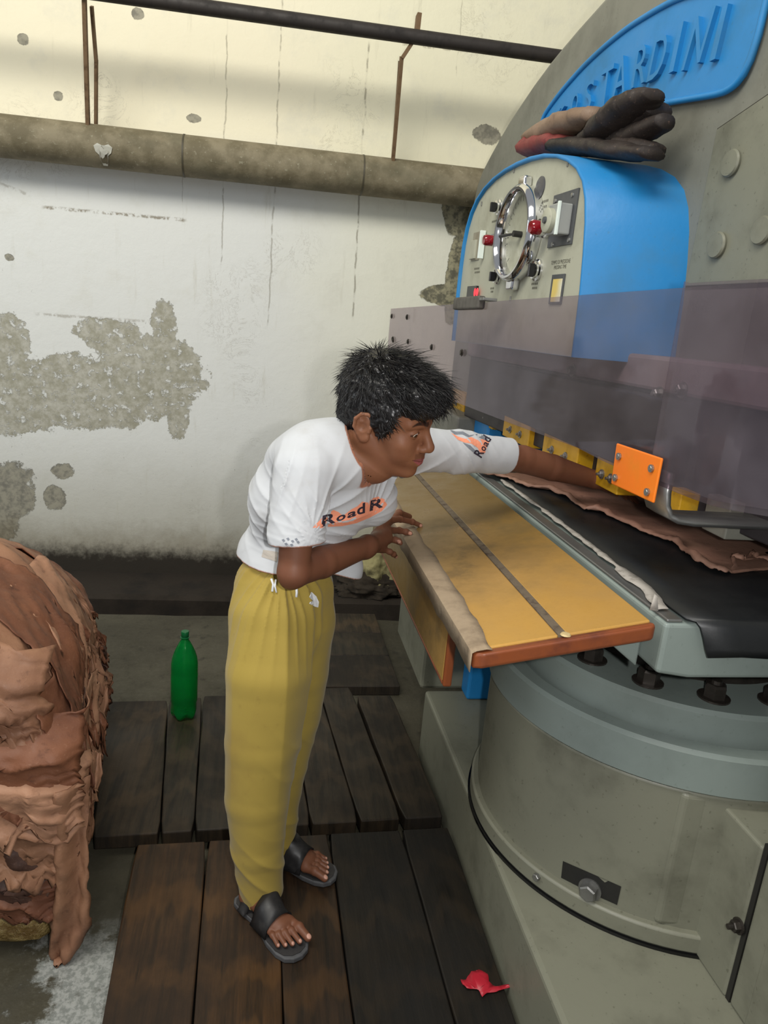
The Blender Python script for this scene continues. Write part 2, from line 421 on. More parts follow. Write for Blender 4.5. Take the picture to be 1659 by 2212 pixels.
# =================================================================== PIPES ON THE WALL
def lagged():
    m = Mat('pipe_lagging', rgb(110, 102, 82), .8)
    a = m.noise(9, 5, .6); b = m.noise(60, 5, .7); d = m.noise(3, 4, .6, stretch=(.6, 1, 1))
    c = m.mix(a.ss(.35, .65), rgb(104, 95, 72), rgb(134, 124, 100))
    c = m.mix(b.ss(.58, .72)*.55, c, rgb(172, 168, 145)); c = m.mix(d.ss(.55, .7)*.5, c, rgb(84, 82, 62))
    m.set(base=c, rough=.75); m.bump(b, .4, .004); return m.m
LAG = lagged()
pc = 3.98; PR = .095
za, zb = 2.15, 2.17
pt = U(500, 346, 'y', 3.96); pl = U(0, 292, 'y', 3.96); pr_ = U(1000, 402, 'y', 3.96)
root = empty('insulated_pipe', (pl.x-.6, 3.97, pl.z))
kx = (pr_.z-pl.z)/(pr_.x-pl.x)
def pz(x): return pl.z+(x-pl.x)*kx
x0, x1 = pl.x-.6, pr_.x+.9
bm = NB(); tube(bm, [(x-x0, 0, pz(x)-pl.z) for x in np.linspace(x0, x1, 9)], PR, 28); obj('pipe_body', bm, LAG, root, smooth='auto')
for px, py in ((398, 335), (782, 380)):
    q = U(px, py, 'y', 3.96); bm = NB(); tube(bm, [(q.x-x0-.004, 0, pz(q.x)-pl.z), (q.x-x0+.004, 0, pz(q.x)-pl.z)], PR+.002, 28); obj('joint_band', bm, grimy('joint_dark', rgb(78, 72, 55), rgb(50, 46, 36)), root, smooth='auto')
q = U(222, 328, 'y', 3.87)
bm = NB()
for k in range(2):
    vs = []
    for i in range(14):
        a = 2*PI*i/14; rr = .035*(1+.35*math.sin(3*a+k))*(1 if k == 0 else .5)
        dz = math.sin(a)*rr*1.15; xx = q.x-x0+math.cos(a)*rr; zz = q.z-pl.z+dz
        yy = -math.sqrt(max(0, (PR+.003)**2-min(zz-(pz(q.x)-pl.z), PR)**2)) if abs(zz-(pz(q.x)-pl.z)) < PR else 0
        vs.append(bm.verts.new((xx, yy-.004*k, zz)))
    bm.faces.new(vs)
obj('paint_flake', bm, grimy('whitewash_flake', rgb(190, 188, 176), rgb(150, 148, 130)), root)
tag(root, 'thick dusty lagged pipe running along the wall at head height', 'pipe')
# thin dark pipe held off the wall
DK = grimy('dark_iron', rgb(44, 38, 34), rgb(24, 20, 18), .55, 20, .7)
a = U(340, 2, 'y', 3.72); b = U(1200, 122, 'y', 3.72); k = (b.z-a.z)/(b.x-a.x)
X0, X1 = a.x-1.4, b.x+.6
bm = NB(); tube(bm, [(0, 0, 0), (X1-X0, 0, (X1-X0)*k)], .031, 16); tube(bm, [(0, .045, .012), (X1-X0, .045, .012+(X1-X0)*k)], .014, 10)
o = obj('conduit_pipe', bm, DK, smooth='auto'); o.location = (X0, 3.72, a.z+(X0-a.x)*k)
tag(o, 'thin dark double conduit high on the wall above the thick pipe', 'pipe')
RUST = grimy('rusty_flat_iron', rgb(112, 88, 62), rgb(66, 48, 34), .8, 30, .8)
def bracket(pxb, pyb, pxt, pyt, hook, label):
    """two flat bars from the wall above the thick pipe leaning out to the conduit"""
    lo = U(pxb, pyb, 'y', 3.93); hi = U(pxt, pyt, 'y', 3.74)
    r = empty('pipe_bracket', lo); d = hi-lo
    bm = NB(); t = .005; wv = Vector((0, .028, 0))
    def bar(p, q, w=.028, th=.016):
        p, q = Vector(p), Vector(q); n_ = (q-p).normalized(); s = Vector((0, 1, 0)); s = (s-n_*s.dot(n_)).normalized()*w/2; x = n_.cross(s).normalized()*th/2
        prism(bm, [p-s-x, p+s-x, p+s+x, p-s+x], q-p)
    bar((0, 0, 0), d*.99); obj('strut', bm, RUST, r)
    bm = NB(); bar((.014, .10, -.01), d*.6+Vector((.016, .13, .01)), .03, .012); bar(d*.6+Vector((.016, .13, 0)), d*.97+Vector((.008, .1, .02)), .03, .012); obj('back_strap', bm, RUST, r)
    if hook:
        bm = NB(); bar(d*.97, d*.97+Vector((.06, -.005, .10)), .04); bar(d*.97+Vector((.06, -.005, .09)), d*.97+Vector((.063, -.005, .19)), .05, .02); obj('hook', bm, RUST, r)
    tag(r, label, 'bracket', 'iron brackets holding the conduit')
bracket(190, 272, 182, -5, False, 'rusty iron bracket at the left, above the thick pipe')
bracket(848, 357, 868, 120, True, 'rusty iron bracket with a hook at its top, nearer the blue machine')
# =================================================================== PRESS
GREY = grimy('press_grey_green', rgb(118, 118, 103), rgb(76, 75, 62), .42, 5, .7, speck=.5, bump=.12)
GREYB = grimy('press_grey_blue', rgb(122, 132, 127), rgb(90, 98, 92), .30, 4, .5, speck=.3, bump=.06)
GREYH = grimy('press_hammertone', rgb(116, 116, 106), rgb(90, 89, 78), .45, 6, .5, speck=.7, bump=.25)
BLUE = grimy('press_blue', rgb(28, 122, 184), rgb(56, 104, 130), .42, 5, .45, speck=.3, bump=.15)
STEEL = grimy('bare_steel', rgb(150, 150, 148), rgb(80, 78, 74), .32, 9, .6, metal=.85)
CHROME = Mat('chrome', rgb(225, 225, 228), .08, 1.0).m
BLACKST = grimy('oiled_bolt', rgb(60, 55, 50), rgb(26, 23, 20), .3, 30, .7, metal=.5)
DARKIN = grimy('recess_shade_needle', rgb(30, 29, 26), rgb(10, 10, 9), .5, 9)  # near-black for recess shade painted in slots, and for the gauge needle
BLACKPL = Mat('black_plastic', rgb(22, 22, 24), .3).m

def wpar(o, parent):
    o.parent = parent
    o.matrix_parent_inverse = (Matrix.Translation(parent.location) @ Matrix.Rotation(parent.rotation_euler.z, 4, 'Z')).inverted()
    return o
def wobj(name, bm, mat, parent, **k):
    """object modelled in world coordinates, parented without moving"""
    o = obj(name, bm, mat, None, **k)
    # give it an origin at its own middle
    me = o.data; n = len(me.vertices); co = np.empty(n*3); me.vertices.foreach_get('co', co); co = co.reshape(-1, 3)
    c = (co.min(0)+co.max(0))/2; me.vertices.foreach_set('co', (co-c).ravel()); me.update(); o.location = c
    if parent: wpar(o, parent)
    return o

press = empty('hydraulic_press', (1.15, 1.9, FLZ)); tag(press, 'large grey hydraulic press with round cylinder base and blue name plate on top', 'press')
PZ = .19
bm = NB(); box(bm, (.608, .55, FLZ), (2.3, 2.265, PZ)); wobj('base_plinth', bm, GREY, press, bevel=.012, seg=3)
CX, CY = 1.084, 1.581
def housing_poly(r, cut=1.165, fil=.05):
    pts = []
    a_end = math.acos(min(1, (cut-fil*.6-CX)/r)); a_end = 2*PI-a_end
    for i in range(61):
        t = PI*.35+(a_end-PI*.35)*i/60; pts.append((CX+r*math.cos(t), CY+r*math.sin(t)))
    x, y = pts[-1]
    for i in range(1, 7):
        t = -PI/2+ (PI/2)*i/6; pts.append((x+fil*.9*math.cos(t), y+fil+fil*math.sin(t)))
    pts.append((pts[-1][0]+.01, CY-.1))
    return pts
def slab(bm, poly, z0, z1): return prism(bm, [(x, y, z0) for x, y in poly], (0, 0, z1-z0))
bm = NB(); slab(bm, housing_poly(.462), PZ, .574)
hs = wobj('cylinder_housing', bm, GREY, press, smooth='auto', bevel=.008, seg=3)
bm = NB(); slab(bm, housing_poly(.480, 1.15, .03), PZ+.004, PZ+.05); fl_ = wobj('foot_flange', bm, GREY, press, smooth='auto', bevel=.006)
bm = NB(); slab(bm, housing_poly(.486, 1.13, .03), PZ-.001, PZ+.006); wobj('oil_ring', bm, Mat('black_oil', rgb(12, 12, 14), .08).m, press, smooth='auto')
bm = NB(); lathe(bm, [(.465, .574), (.472, .580), (.470, .660), (.462, .668), (.430, .669), (.428, .655), (.405, .655)], (CX, CY, 0), n=128); wobj('collar_ring', bm, GREYB, press, smooth='auto', angle=30)
bm = NB(); lathe(bm, [(.412, .655), (.414, .667), (.412, .724), (.404, .733), (.20, .734)], (CX, CY, 0), n=128); wobj('ram_flange', bm, GREYB, press, smooth='auto', angle=30)
# hex bolts standing on the ram flange
br = .345
for k in range(16):
    t = 2*PI*(k+.17)/16
    p = Vector((CX+br*math.cos(t), CY+br*math.sin(t), .734))
    if p.y > CY+.15: continue
    bm = NB(); hexbolt(bm, p, (0, 0, 1), .024, .034, .008, .034); bmesh.ops.rotate(bm, cent=p, matrix=Matrix.Rotation(t, 3, 'Z'), verts=bm.verts)
    wobj('hex_bolt', bm, BLACKST, press)
# inspection slot with a bolt in it; recess shade painted as a flat face
def onr(px, py, r):
    """sight line onto the cylinder of radius r about the housing axis"""
    d = ray(px, py); ox, oy = -CX, -CY
    A = d.x**2+d.y**2; B = 2*(ox*d.x+oy*d.y); C_ = ox*ox+oy*oy-r*r
    t = (-B-math.sqrt(max(B*B-4*A*C_, 0)))/(2*A); return Vector((0, 0, EYE))+d*t
bm = NB()
A_ = [onr(x, y, .4635) for x, y in ((1216, 1860), (1262, 1880), (1302, 1898), (1342, 1915), (1333, 1955), (1295, 1938), (1255, 1918), (1212, 1896))]
f0 = [bm.verts.new(p) for p in A_]; bm.faces.new(f0)
ctr = Vector((CX, CY, 0))
wobj('inspection_slot', bm, DARKIN, press)
p = onr(1275, 1920, .462); nn = Vector((p.x-CX, p.y-CY, 0)).normalized(); bm = NB(); hexbolt(bm, p, nn, .020, .024, 0, .026); wobj('slot_bolt', bm, STEEL, press)
p = onr(1161, 1893, .480); nn = Vector((p.x-CX, p.y-CY, 0)).normalized(); bm = NB(); hexbolt(bm, p, nn, .009, .010); wobj('flange_screw', bm, STEEL, press)
# web beside the housing with a flat dark top
WX = .965
bm = NB(); box(bm, (WX, 1.02, PZ+.0005), (1.6, 1.16, .55)); wobj('side_web', bm, GREY, press, bevel=.006, seg=3)
bm = NB(); prism(bm, [(WX-.001, 1.17, PZ+.05), (WX-.03, 1.145, PZ+.05), (WX-.085, 1.157, PZ+.05), (WX-.085, 1.20, PZ+.05)], (0, 0, .33)); wobj('cast_boss', bm, GREY, press, bevel=.012, seg=4)
bm = NB(); box(bm, (WX+.003, 1.008, PZ+.001), (1.6, 1.0195, .56)); wobj('slot_shade', bm, DARKIN, press)  # dark box filling the gap, coloured as its shade
p = U(1597, 2000, 'x', WX); bm = NB(); hexbolt(bm, p, (-1, 0, 0), .012, .016, .01, .016); wobj('side_bolt', bm, BLACKST, press)
# column at the far end of the plinth and the blue guard beside it
c0 = U(905, 1505, 'y', 2.27); c1 = U(1003, 1505, 'y', 2.27)
bm = NB(); box(bm, (c0.x-.0, 2.27, PZ), (c1.x+.5, 2.75, .74)); wobj('rear_column', bm, GREY, press, bevel=.012)
b0 = U(1006, 1505, 'y', 2.2); b1 = U(1075, 1505, 'y', 2.2)
bm = NB(); box(bm, (b0.x, 2.19, PZ+.001), (b1.x+.1, 2.268, .70)); wobj('blue_guard', bm, BLUE, press, bevel=.01, seg=3)
# bed, standing on the ram
bm = NB(); prism(bm, [(.733, 1.109, .9665), (.733, 1.109, .866), (.80, 1.109, .856), (1.5, 1.109, .856), (1.5, 1.109, .9665)], (0, 1.42, 0)); wobj('press_bed', bm, GREYB, press, bevel=.008, seg=3)
bm = NB(); prism(bm, [(.655, 1.175, .905), (.732, 1.175, .905), (.732, 1.175, .846)], (0, 1.1, 0)); wobj('bed_gusset', bm, GREYB, press, bevel=.004)
bm = NB(); box(bm, (.737, 1.113, .967), (.768, 2.5, .9728)); wobj('bed_rail', bm, STEEL, press, bevel=.002)
bm = NB(); lathe(bm, [(.27, .7345), (.27, .8555)], (CX, CY, 0), n=96); wobj('ram_piston', bm, BLACKST, press, smooth='auto')

# ---- upper frame, turned a little to the bed
MA = math.atan(.075); MB0 = Vector((1.13, 1.93, 0))
MF = Matrix.Translation(MB0) @ Matrix.Rotation(MA, 4, 'Z')
MFi = MF.inverted()
def UL(px, py, lx):
    n = (MF.to_3x3() @ Vector((1, 0, 0))); p0 = MF @ Vector((lx, 0, 0)); return MFi @ UPl(px, py, p0, n)
def loc3(bm): bmesh.ops.transform(bm, matrix=MF, verts=bm.verts); return bm
# arch outline (s along the frame, z up); the circle through the visible edge
acx, acz, ar = .28, 1.13, 1.52
pts = [(s, z) for s, z in ((1.93, 1.02), (1.93, 1.30), (1.925, 1.75), (1.90, 2.0), (1.844, 2.147), (1.789, 2.209), (1.70, 2.262), (1.596, 2.318), (1.49, 2.37), (1.395, 2.406), (1.27, 2.452), (1.135, 2.493), (1.03, 2.518), (.923, 2.541), (.736, 2.575), (.5, 2.60), (.2, 2.61), (-.2, 2.59), (-.6, 2.50), (-.9, 2.37), (-1.1, 2.2), (-1.15, 1.9), (-1.15, 1.02))]
bm = NB(); loc3(prism(bm, [(0, s, z) for s, z in pts], (.95, 0, 0))); wobj('arched_frame', bm, GREYH, press, smooth='auto', bevel=.02, seg=4, angle=35)
# ram block under the frame, behind the guard
bm = NB(); loc3(box(bm, (-.13, -.75, 1.335), (.6, 1.35, 1.425))); wobj('ram_platen', bm, grimy('ram_dull_steel', rgb(136, 124, 124), rgb(92, 78, 84), .5, 5, .7), press, bevel=.01)
bm = NB(); loc3(box(bm, (-.11, -.75, 1.06), (.6, 1.35, 1.334))); wobj('dark_lower_plate', bm, grimy('plate_dark_reflection', rgb(44, 40, 43), rgb(26, 23, 26), .45, 4, .6), press, bevel=.004)  # lower ram plate; its dark colour paints in a reflection on the guard
for px, py in ((1238, 800), (1475, 843), (1425, 852)):
    p = UL(px, py, -.131); bm = NB(); hexbolt(bm, p, (-1, 0, 0), .014, .02, .004, .02); loc3(bm); wobj('ram_bolt', bm, STEEL, press)
# cover plate on the right of the frame
p = UL(1545, 283, 0); q_ = UL(1496, 618, 0)
bm = NB(); s0 = (p.y+q_.y)/2
loc3(prism(bm, [(-.006, s0+.012, q_.z-.0), (-.006, s0-.0, p.z-.0), (-.006, s0-.24, p.z+.055), (-.006, -1.0, p.z+.055), (-.006, -1.0, q_.z)], (.008, 0, 0))); wobj('cover_plate', bm, GREY, press, bevel=.002)
DK2 = grimy('seam_dirt', rgb(48, 44, 36), rgb(22, 20, 16), .8)
bm = NB(); loc3(prism(bm, [(-.001, s0+.017, q_.z-.01), (-.001, s0+.005, p.z+.004), (-.001, s0-.24, p.z+.060), (-.001, -1.0, p.z+.060), (-.001, -1.0, q_.z-.01)], (.003, 0, 0))); wobj('cover_gasket', bm, DK2, press)
for px, py in ((1581, 353), (1551, 530), (1648, 498)):
    p = UL(px, py, -.008); bm = NB(); lathe(bm, [(.031, -.007), (.033, -.013), (.030, -.018), (0.0005, -.019)], (0, p.y, p.z), axis='x', n=32); loc3(bm); wobj('plug_cap', bm, GREY, press, smooth='auto')
# name plate
npx = [(1171, 268), (1178, 246), (1215, 196), (1262, 143), (1310, 98), (1360, 58), (1418, 22), (1475, -8), (1600, -40), (1668, -45), (1655, 10), (1640, 75), (1622, 130), (1606, 163), (1588, 186), (1560, 203), (1440, 222), (1300, 252), (1185, 285)]
NP = [UL(x, y, -.012) for x, y in npx]
npl = empty('name_plate', (0, 0, 0)); npl.location = (MF @ Vector((0, .5, 2.3))); wpar(npl, press)
bm = NB(); loc3(prism(bm, [(-.012, p.y, p.z) for p in NP], (.0115, 0, 0))); wobj('plate', bm, BLUE, npl, bevel=.003)
cx_ = sum(p.y for p in NP)/len(NP); cz_ = sum(p.z for p in NP)/len(NP)
bm = NB(); ring = []
n_ = len(NP)
dense = []
for i in range(n_):
    for k in range(4): dense.append(NP[i].lerp(NP[(i+1) % n_], k/4))
# round the rim path a little
for _ in range(2): dense = [dense[i-1]*.25+dense[i]*.5+dense[(i+1) % len(dense)]*.25 for i in range(len(dense))]
tube(bm, [(-.014, p.y, p.z) for p in dense]+[(-.014, dense[0].y, dense[0].z)], .009, 10); loc3(bm); wobj('raised_rim', bm, BLUE, npl, smooth=True)
# cast letters, one per visible stroke group, reading from the far end
word = 'MOSTARDINI'
# base line and cap line of the lettering in the photo's order, far to near
base = [(1205, 258), (1245, 250), (1272, 243), (1310, 232), (1342, 216), (1385, 186), (1420, 172), (1458, 158), (1500, 146), (1548, 132)]
tops = [(1222, 232), (1252, 200), (1284, 172), (1322, 142), (1354, 118), (1400, 92), (1442, 70), (1482, 46), (1536, 22), (1578, 8)]
for ch, b_, t_ in zip(word, base, tops):
    pb, pt_ = UL(b_[0], b_[1], -.012), UL(t_[0], t_[1], -.012)
    v, f = text_mesh(ch, 1.0, 1.0); vx = [q.x for q in v]; vy = [q.y for q in v]
    h = max(vy)-min(vy); ww = max(vx)-min(vx); H_ = (pt_-pb).length
    wl = min(.115 if ch not in 'I' else .024, .62*H_) if ch != 'I' else .022
    zoom = H_*.96
    bm = NB(); V = []
    up = (pt_-pb).normalized()
    for q in v:
        uu = (q.x-(max(vx)+min(vx))/2)/ww*wl; tt = (q.y-min(vy))/h
        P = pb+up*(tt*zoom); V.append(bm.verts.new((-.012 if q.z > 0 else -.026, P.y-uu, P.z)))
    for fc in f:
        try: bm.faces.new([V[i] for i in fc])
        except ValueError: pass
    bmesh.ops.remove_doubles(bm, verts=bm.verts, dist=1e-5)
    loc3(bm); wobj('raised_letter', bm, BLUE, npl)
# yellow guard blocks along the lower edge of the ram, each a bolted box
bm = NB(); box(bm, (.952, 1.62, 1.128), (1.12, 3.1, 1.325)); wobj('added_dark_skirt', bm, grimy('dark_skirt', rgb(36, 32, 35), rgb(22, 20, 22), .45, 4, .6), press, bevel=.004)  # dark box added to darken the view and hide the block tops
YEL = grimy('yellow_paint', rgb(196, 150, 22), rgb(130, 104, 26), .4, 9, .8, speck=.5)
def lx_at(px, py, x): return U(px, py, 'x', x)
XB = .955
edges = [(952, 1000, 895), (1021, 1063, 925), (1087, 1140, 957), (1172, 1245, 1000), (1290, 1306, 1030)]
for i, (xa, xb, yb) in enumerate(edges):
    a = U(xa, yb-30, 'x', XB); b = U(xb, yb, 'x', XB)
    if i == 4: b = U(1335, 1045, 'x', XB)
    bm = NB(); box(bm, (XB, b.y, 1.048), (XB+.065, a.y+.004, 1.142)); blk = wobj('guard_block', bm, YEL, press, bevel=.003)
    for t in (.3, .7):
        y_ = a.y+(b.y-a.y)*t; bm = NB(); hexbolt(bm, (XB, y_, 1.085), (-1, 0, 0), .009, .010, .008, .014); o = obj('block_bolt', bm, STEEL); 
        o.parent = blk; o.matrix_parent_inverse = Matrix.Translation(-(Vector(press.location)*0+blk.location))
bm = NB(); box(bm, (XB+.01, 1.50, 1.052), (XB+.06, 1.57, 1.125)); wobj('guard_block', bm, YEL, press, bevel=.003)
bm = NB(); box(bm, (XB+.07, 1.40, 1.045), (XB+.42, 1.49, 1.13)); wobj('rear_block', bm, GREYH, press, bevel=.003)
# pale frame and blue pillar seen under the ram at the far end
bm = NB(); box(bm, (.87, 3.2, FLZ), (1.7, 3.75, 1.06)); wobj('far_column', bm, GREYH, press, bevel=.01)
bm = NB(); box(bm, (.95, 2.98, .90), (1.25, 3.19, 1.08)); wobj('far_blue_guard', bm, BLUE, press, bevel=.01)
# grey panelled case at the right edge, in front of the side block
pan = empty('machine_side_case', (1.3, .7, PZ))
p0 = U(1655, 1875, 'y', .98); p1 = U(1575, 2200, 'y', .98)
bm = NB(); box(bm, (1.222, .55, FLZ+.275), (2.0, .995, .80)); 
bm.free(); bm = NB(); box(bm, (.967, .45, PZ+.001), (2.0, 1.0075, .9)); wobj('case_body', bm, GREY, pan, bevel=.008, seg=3)
bm = NB(); box(bm, (.9645, .5, PZ+.01), (.9671, .955, .86)); wobj('case_door', bm, GREY, pan, bevel=.001)
tag(pan, 'grey steel case at the right edge, in front of the round cylinder base', 'case')
# =================================================================== CONTROL CABINET
cabr = empty('control_cabinet', MF @ Vector((-.13, .55, 1.42)), MA)
tag(cabr, 'blue arched control cabinet with a pale dial panel on the side of the press', 'control cabinet')
LXP = -.27
outl = [(1.135, 1.40), (1.138, 1.60), (1.136, 1.70), (1.128, 1.78), (1.108, 1.845), (1.072, 1.90), (1.02, 1.942), (.95, 1.972), (.86, 1.994), (.76, 2.006), (.65, 2.010), (.54, 2.007), (.43, 1.996), (.33, 1.976), (.25, 1.950), (.185, 1.918), (.135, 1.876), (.104, 1.825), (.083, 1.76), (.068, 1.68), (.055, 1.58), (.045, 1.40)]
bm = NB()
# shell: outline swept back, rim standing proud of the panel
cc = Vector((0, .59, 1.70))
def inset(p, d): 
    v = Vector((0, p[0], p[1]))-cc; L = v.length; return (cc+v*((L-d)/L))
outer = [(s, z) for s, z in outl]
rows = []
for lx_, dd in ((0.004, 0), (LXP-.010, 0), (LXP-.013, .003), (LXP-.013, .010), (LXP-.010, .013), (LXP+.004, .013)):
    r_ = []
    for s, z in outer:
        q = inset((s, z), dd) if z > 1.401 or dd == 0 else Vector((0, s+(-dd if s > .5 else dd), z))
        sh_ = -.062*max(0, 1-(s-.045)/.5) if lx_ > 0 else 0
        r_.append(bm.verts.new((lx_, q.y+sh_, q.z)))
    rows.append(r_)
for a, b in zip(rows, rows[1:]):
    for i in range(len(a)-1): bm.faces.new([a[i], a[i+1], b[i+1], b[i]])
bot = [rows[0][0], rows[0][-1], rows[1][-1], rows[1][0]]; bm.faces.new(bot)
loc3(bm); wobj('casing', bm, BLUE, cabr, smooth='auto', angle=50)
bm = NB(); pp = [inset((s, z), .012) if z > 1.401 else Vector((0, s+(-.012 if s > .5 else .012), z)) for s, z in outer]
loc3(prism(bm, [(LXP, p.y, p.z) for p in pp], (.003, 0, 0)))
PANEL = grimy('panel_beige_grey', rgb(168, 168, 150), rgb(128, 124, 106), .45, 7, .5, speck=.3, bump=.05)
wobj('control_panel', bm, PANEL, cabr)
def PL(px, py, out=0.0): return UL(px, py, LXP-out)
def disc(name, px, py, prof, mat, out=0, n=36, parent=cabr):
    p = PL(px, py, out); bm = NB(); lathe(bm, [(r, LXP-h) for r, h in prof], (0, p.y, p.z), axis='x', n=n); loc3(bm); return wobj(name, bm, mat, parent, smooth='auto', angle=35)
def pbox(name, px, py, w, h, d, mat, bev=.002, out=0, parent=cabr, d0=0.0):
    p = PL(px, py, out); bm = NB(); box(bm, (LXP-d, p.y-w/2, p.z-h/2), (LXP-d0, p.y+w/2, p.z+h/2)); loc3(bm); return wobj(name, bm, mat, parent, bevel=bev)
# pressure gauge with a heavy chrome bezel
g = PL(1112, 505, .03); GR = .140
bm = NB(); lathe(bm, [(GR-.012, LXP-.001), (GR-.012, LXP-.040), (GR-.006, LXP-.048), (GR+.002, LXP-.049), (GR+.010, LXP-.042), (GR+.014, LXP-.028), (GR+.010, LXP-.001)], (0, g.y, g.z), axis='x', n=72, close=False); loc3(bm)
wobj('gauge_bezel', bm, CHROME, cabr, smooth='auto')
GF = grimy('gauge_face', rgb(158, 158, 138), rgb(120, 118, 100), .4, 12, .4)
bm = NB(); lathe(bm, [(GR-.010, LXP-.006), (.0005, LXP-.006)], (0, g.y, g.z), axis='x', n=64, close=False); loc3(bm); gface = wobj('gauge_face', bm, GF, cabr)
bm = NB()
for k in range(28):
    a = math.radians(-40+k*10); c, s = math.cos(a), math.sin(a); L = .016 if k % 4 == 0 else .009
    r1 = GR-.016
    for rr0, rr1, hw in ((r1-L, r1, .0009),):
        t = Vector((0, c, s)); nn = Vector((0, -s, c))
        qs = [Vector((0, g.y, g.z))+t*rr0-nn*hw, Vector((0, g.y, g.z))+t*rr1-nn*hw, Vector((0, g.y, g.z))+t*rr1+nn*hw, Vector((0, g.y, g.z))+t*rr0+nn*hw]
        bm.faces.new([bm.verts.new((LXP-.0065, q.y, q.z)) for q in qs])
loc3(bm); wobj('gauge_scale', bm, BLACKPL, cabr)
bm = NB(); tube(bm, [(LXP-.030, g.y+.005, g.z), (LXP-.031, g.y+.155, g.z+.004)], [.004, .006], 10); tube(bm, [(LXP-.006, g.y, g.z), (LXP-.036, g.y, g.z)], .010, 14); loc3(bm); wobj('gauge_needle', bm, DARKIN, cabr, smooth='auto')
for sg, nm in ((1, 1), (-1, -1)):
    bm = NB(); z0 = g.z+sg*(GR+.008)
    loc3(prism(bm, [(LXP-.001, g.y-.03, z0-.012*sg), (LXP-.001, g.y+.03, z0-.012*sg), (LXP-.001, g.y+.024, z0+.03*sg), (LXP-.001, g.y-.024, z0+.03*sg)], (-.03, 0, 0))); wobj('gauge_lug', bm, CHROME, cabr, bevel=.008, seg=4)
RED = Mat('red_lens', rgb(128, 8, 24), .12); RED.set(coat=.6); RED = RED.m
for px, py, k in ((1060, 519, 1.0), (1162, 491, 1.15)):
    disc('lamp_socket', px+4, py, [(.026*k, 0), (.026*k, .014), (.021*k, .016), (.021*k, .034), (.0005, .034)], CHROME, .03)
    disc('red_lamp', px-6, py, [(.0185*k, .034), (.0185*k, .060), (.015*k, .066), (.0005, .067)], RED, .05)
for px, py, big in ((1070, 447, 1), (1068, 597, 1), (1152, 583, 1.25)):
    disc('selector_collar', px+4, py, [(.027*big, 0), (.027*big, .007), (.022*big, .010), (.022*big, .018), (.017*big, .020), (.0005, .020)], CHROME, .01)
    disc('selector_knob', px-4, py, [(.015*big, .020), (.014*big, .034), (.0005, .034)], BLACKPL, .03)
    p = PL(px-8, py, .045); bm = NB(); box(bm, (LXP-.050, p.y-.005, p.z-.016*big), (LXP-.030, p.y+.005, p.z+.016*big)); loc3(bm); wobj('selector_grip', bm, BLACKPL, cabr, bevel=.002)
disc('blanking_disc', 1168, 405, [(.033, 0), (.033, .003), (.030, .005), (.0005, .005)], grimy('dark_disc', rgb(72, 72, 74), rgb(56, 56, 58), .35, 30), .0)
SLATE = grimy('slate_plate', rgb(74, 76, 78), rgb(50, 52, 52), .4, 12, .5)
pbox('timer_plate', 1218, 474, .155, .150, .006, SLATE, .001)
p = PL(1212, 476, .02)
CLEAR = grimy('grey_translucent_plastic', rgb(150, 152, 150), rgb(108, 110, 108), .15, 14, .5)
bm = NB(); box(bm, (LXP-.050, p.y-.038, p.z-.042), (LXP-.006, p.y+.030, p.z+.042)); loc3(bm); wobj('timer_body', bm, CLEAR, cabr, bevel=.004)
WHITE = Mat('white_bar', rgb(222, 232, 226), .35).m
bm = NB(); box(bm, (LXP-.052, p.y-.040, p.z-.045), (LXP-.044, p.y-.030, p.z+.045)); loc3(bm); wobj('white_bar', bm, WHITE, cabr, bevel=.001)
bm = NB(); lathe(bm, [(.034, LXP-.050), (.034, LXP-.064), (.030, LXP-.067), (.0005, LXP-.067)], (0, p.y+.005, p.z-.004), axis='x', n=36); loc3(bm); kd = wobj('timer_dial', bm, PANEL, cabr, smooth='auto')
bm = NB(); lathe(bm, [(.010, LXP-.067), (.009, LXP-.073), (.0005, LXP-.074)], (0, p.y+.005, p.z-.004), axis='x', n=20); loc3(bm); wobj('timer_hub', bm, SLATE, cabr, smooth='auto')
for px, py in ((1199, 434), (1236, 421), (1193, 528), (1228, 518)):
    disc('panel_screw', px, py, [(.007, .006), (.006, .010), (.0005, .011)], STEEL, .008, 16)
pbox('counter_frame', 1030, 532, .085, .105, .004, grimy('pale_brown_frame', rgb(140, 134, 116), rgb(116, 106, 88), .4, 20), .001)
pbox('counter_block', 1026, 540, .06, .07, .012, PANEL, .002)
p = PL(1037, 528, .02); bm = NB(); box(bm, (LXP-.024, p.y-.006, p.z-.050), (LXP-.004, p.y+.006, p.z+.050)); loc3(bm); wobj('white_bar', bm, WHITE, cabr, bevel=.001)
pbox('display_frame', 1023, 632, .105, .048, .010, BLACKPL, .001)
p = PL(1028, 632, .011)
lit = Mat('red_digit_glow', (.5, .02, .03), .4); lit.b.inputs['Emission Color'].default_value = (1, .03, .06, 1); lit.b.inputs['Emission Strength'].default_value = .75
bm = NB()
for k, dy in enumerate((-.014, .012)):
    v, f = text_mesh('0', .034, .0006, offset=.004); V = [bm.verts.new((LXP-.0105-q.z, p.y-dy-q.x, p.z+q.y)) for q in v]
    for fc in f: bm.faces.new([V[i] for i in fc])
loc3(bm); wobj('red_digits', bm, lit.m, cabr)
pbox('window_frame', 1205, 625, .080, .085, .006, SLATE, .001)
cream = Mat('cream_window', rgb(200, 196, 160), .3); yy = cream.noise(6, 2); cream.set(base=cream.mix(yy.ss(.45, .6), rgb(205, 206, 190), rgb(206, 180, 90)))
pbox('window_pane', 1206, 628, .060, .066, .0075, cream.m, .001)
for px, py in ((1111, 368), (1227, 354), (1041, 440), (1103, 645)):
    pbox('slot_screw', px, py, .008, .016, .003, STEEL, .001)
TXT = Mat('panel_print', rgb(84, 82, 70), .6).m
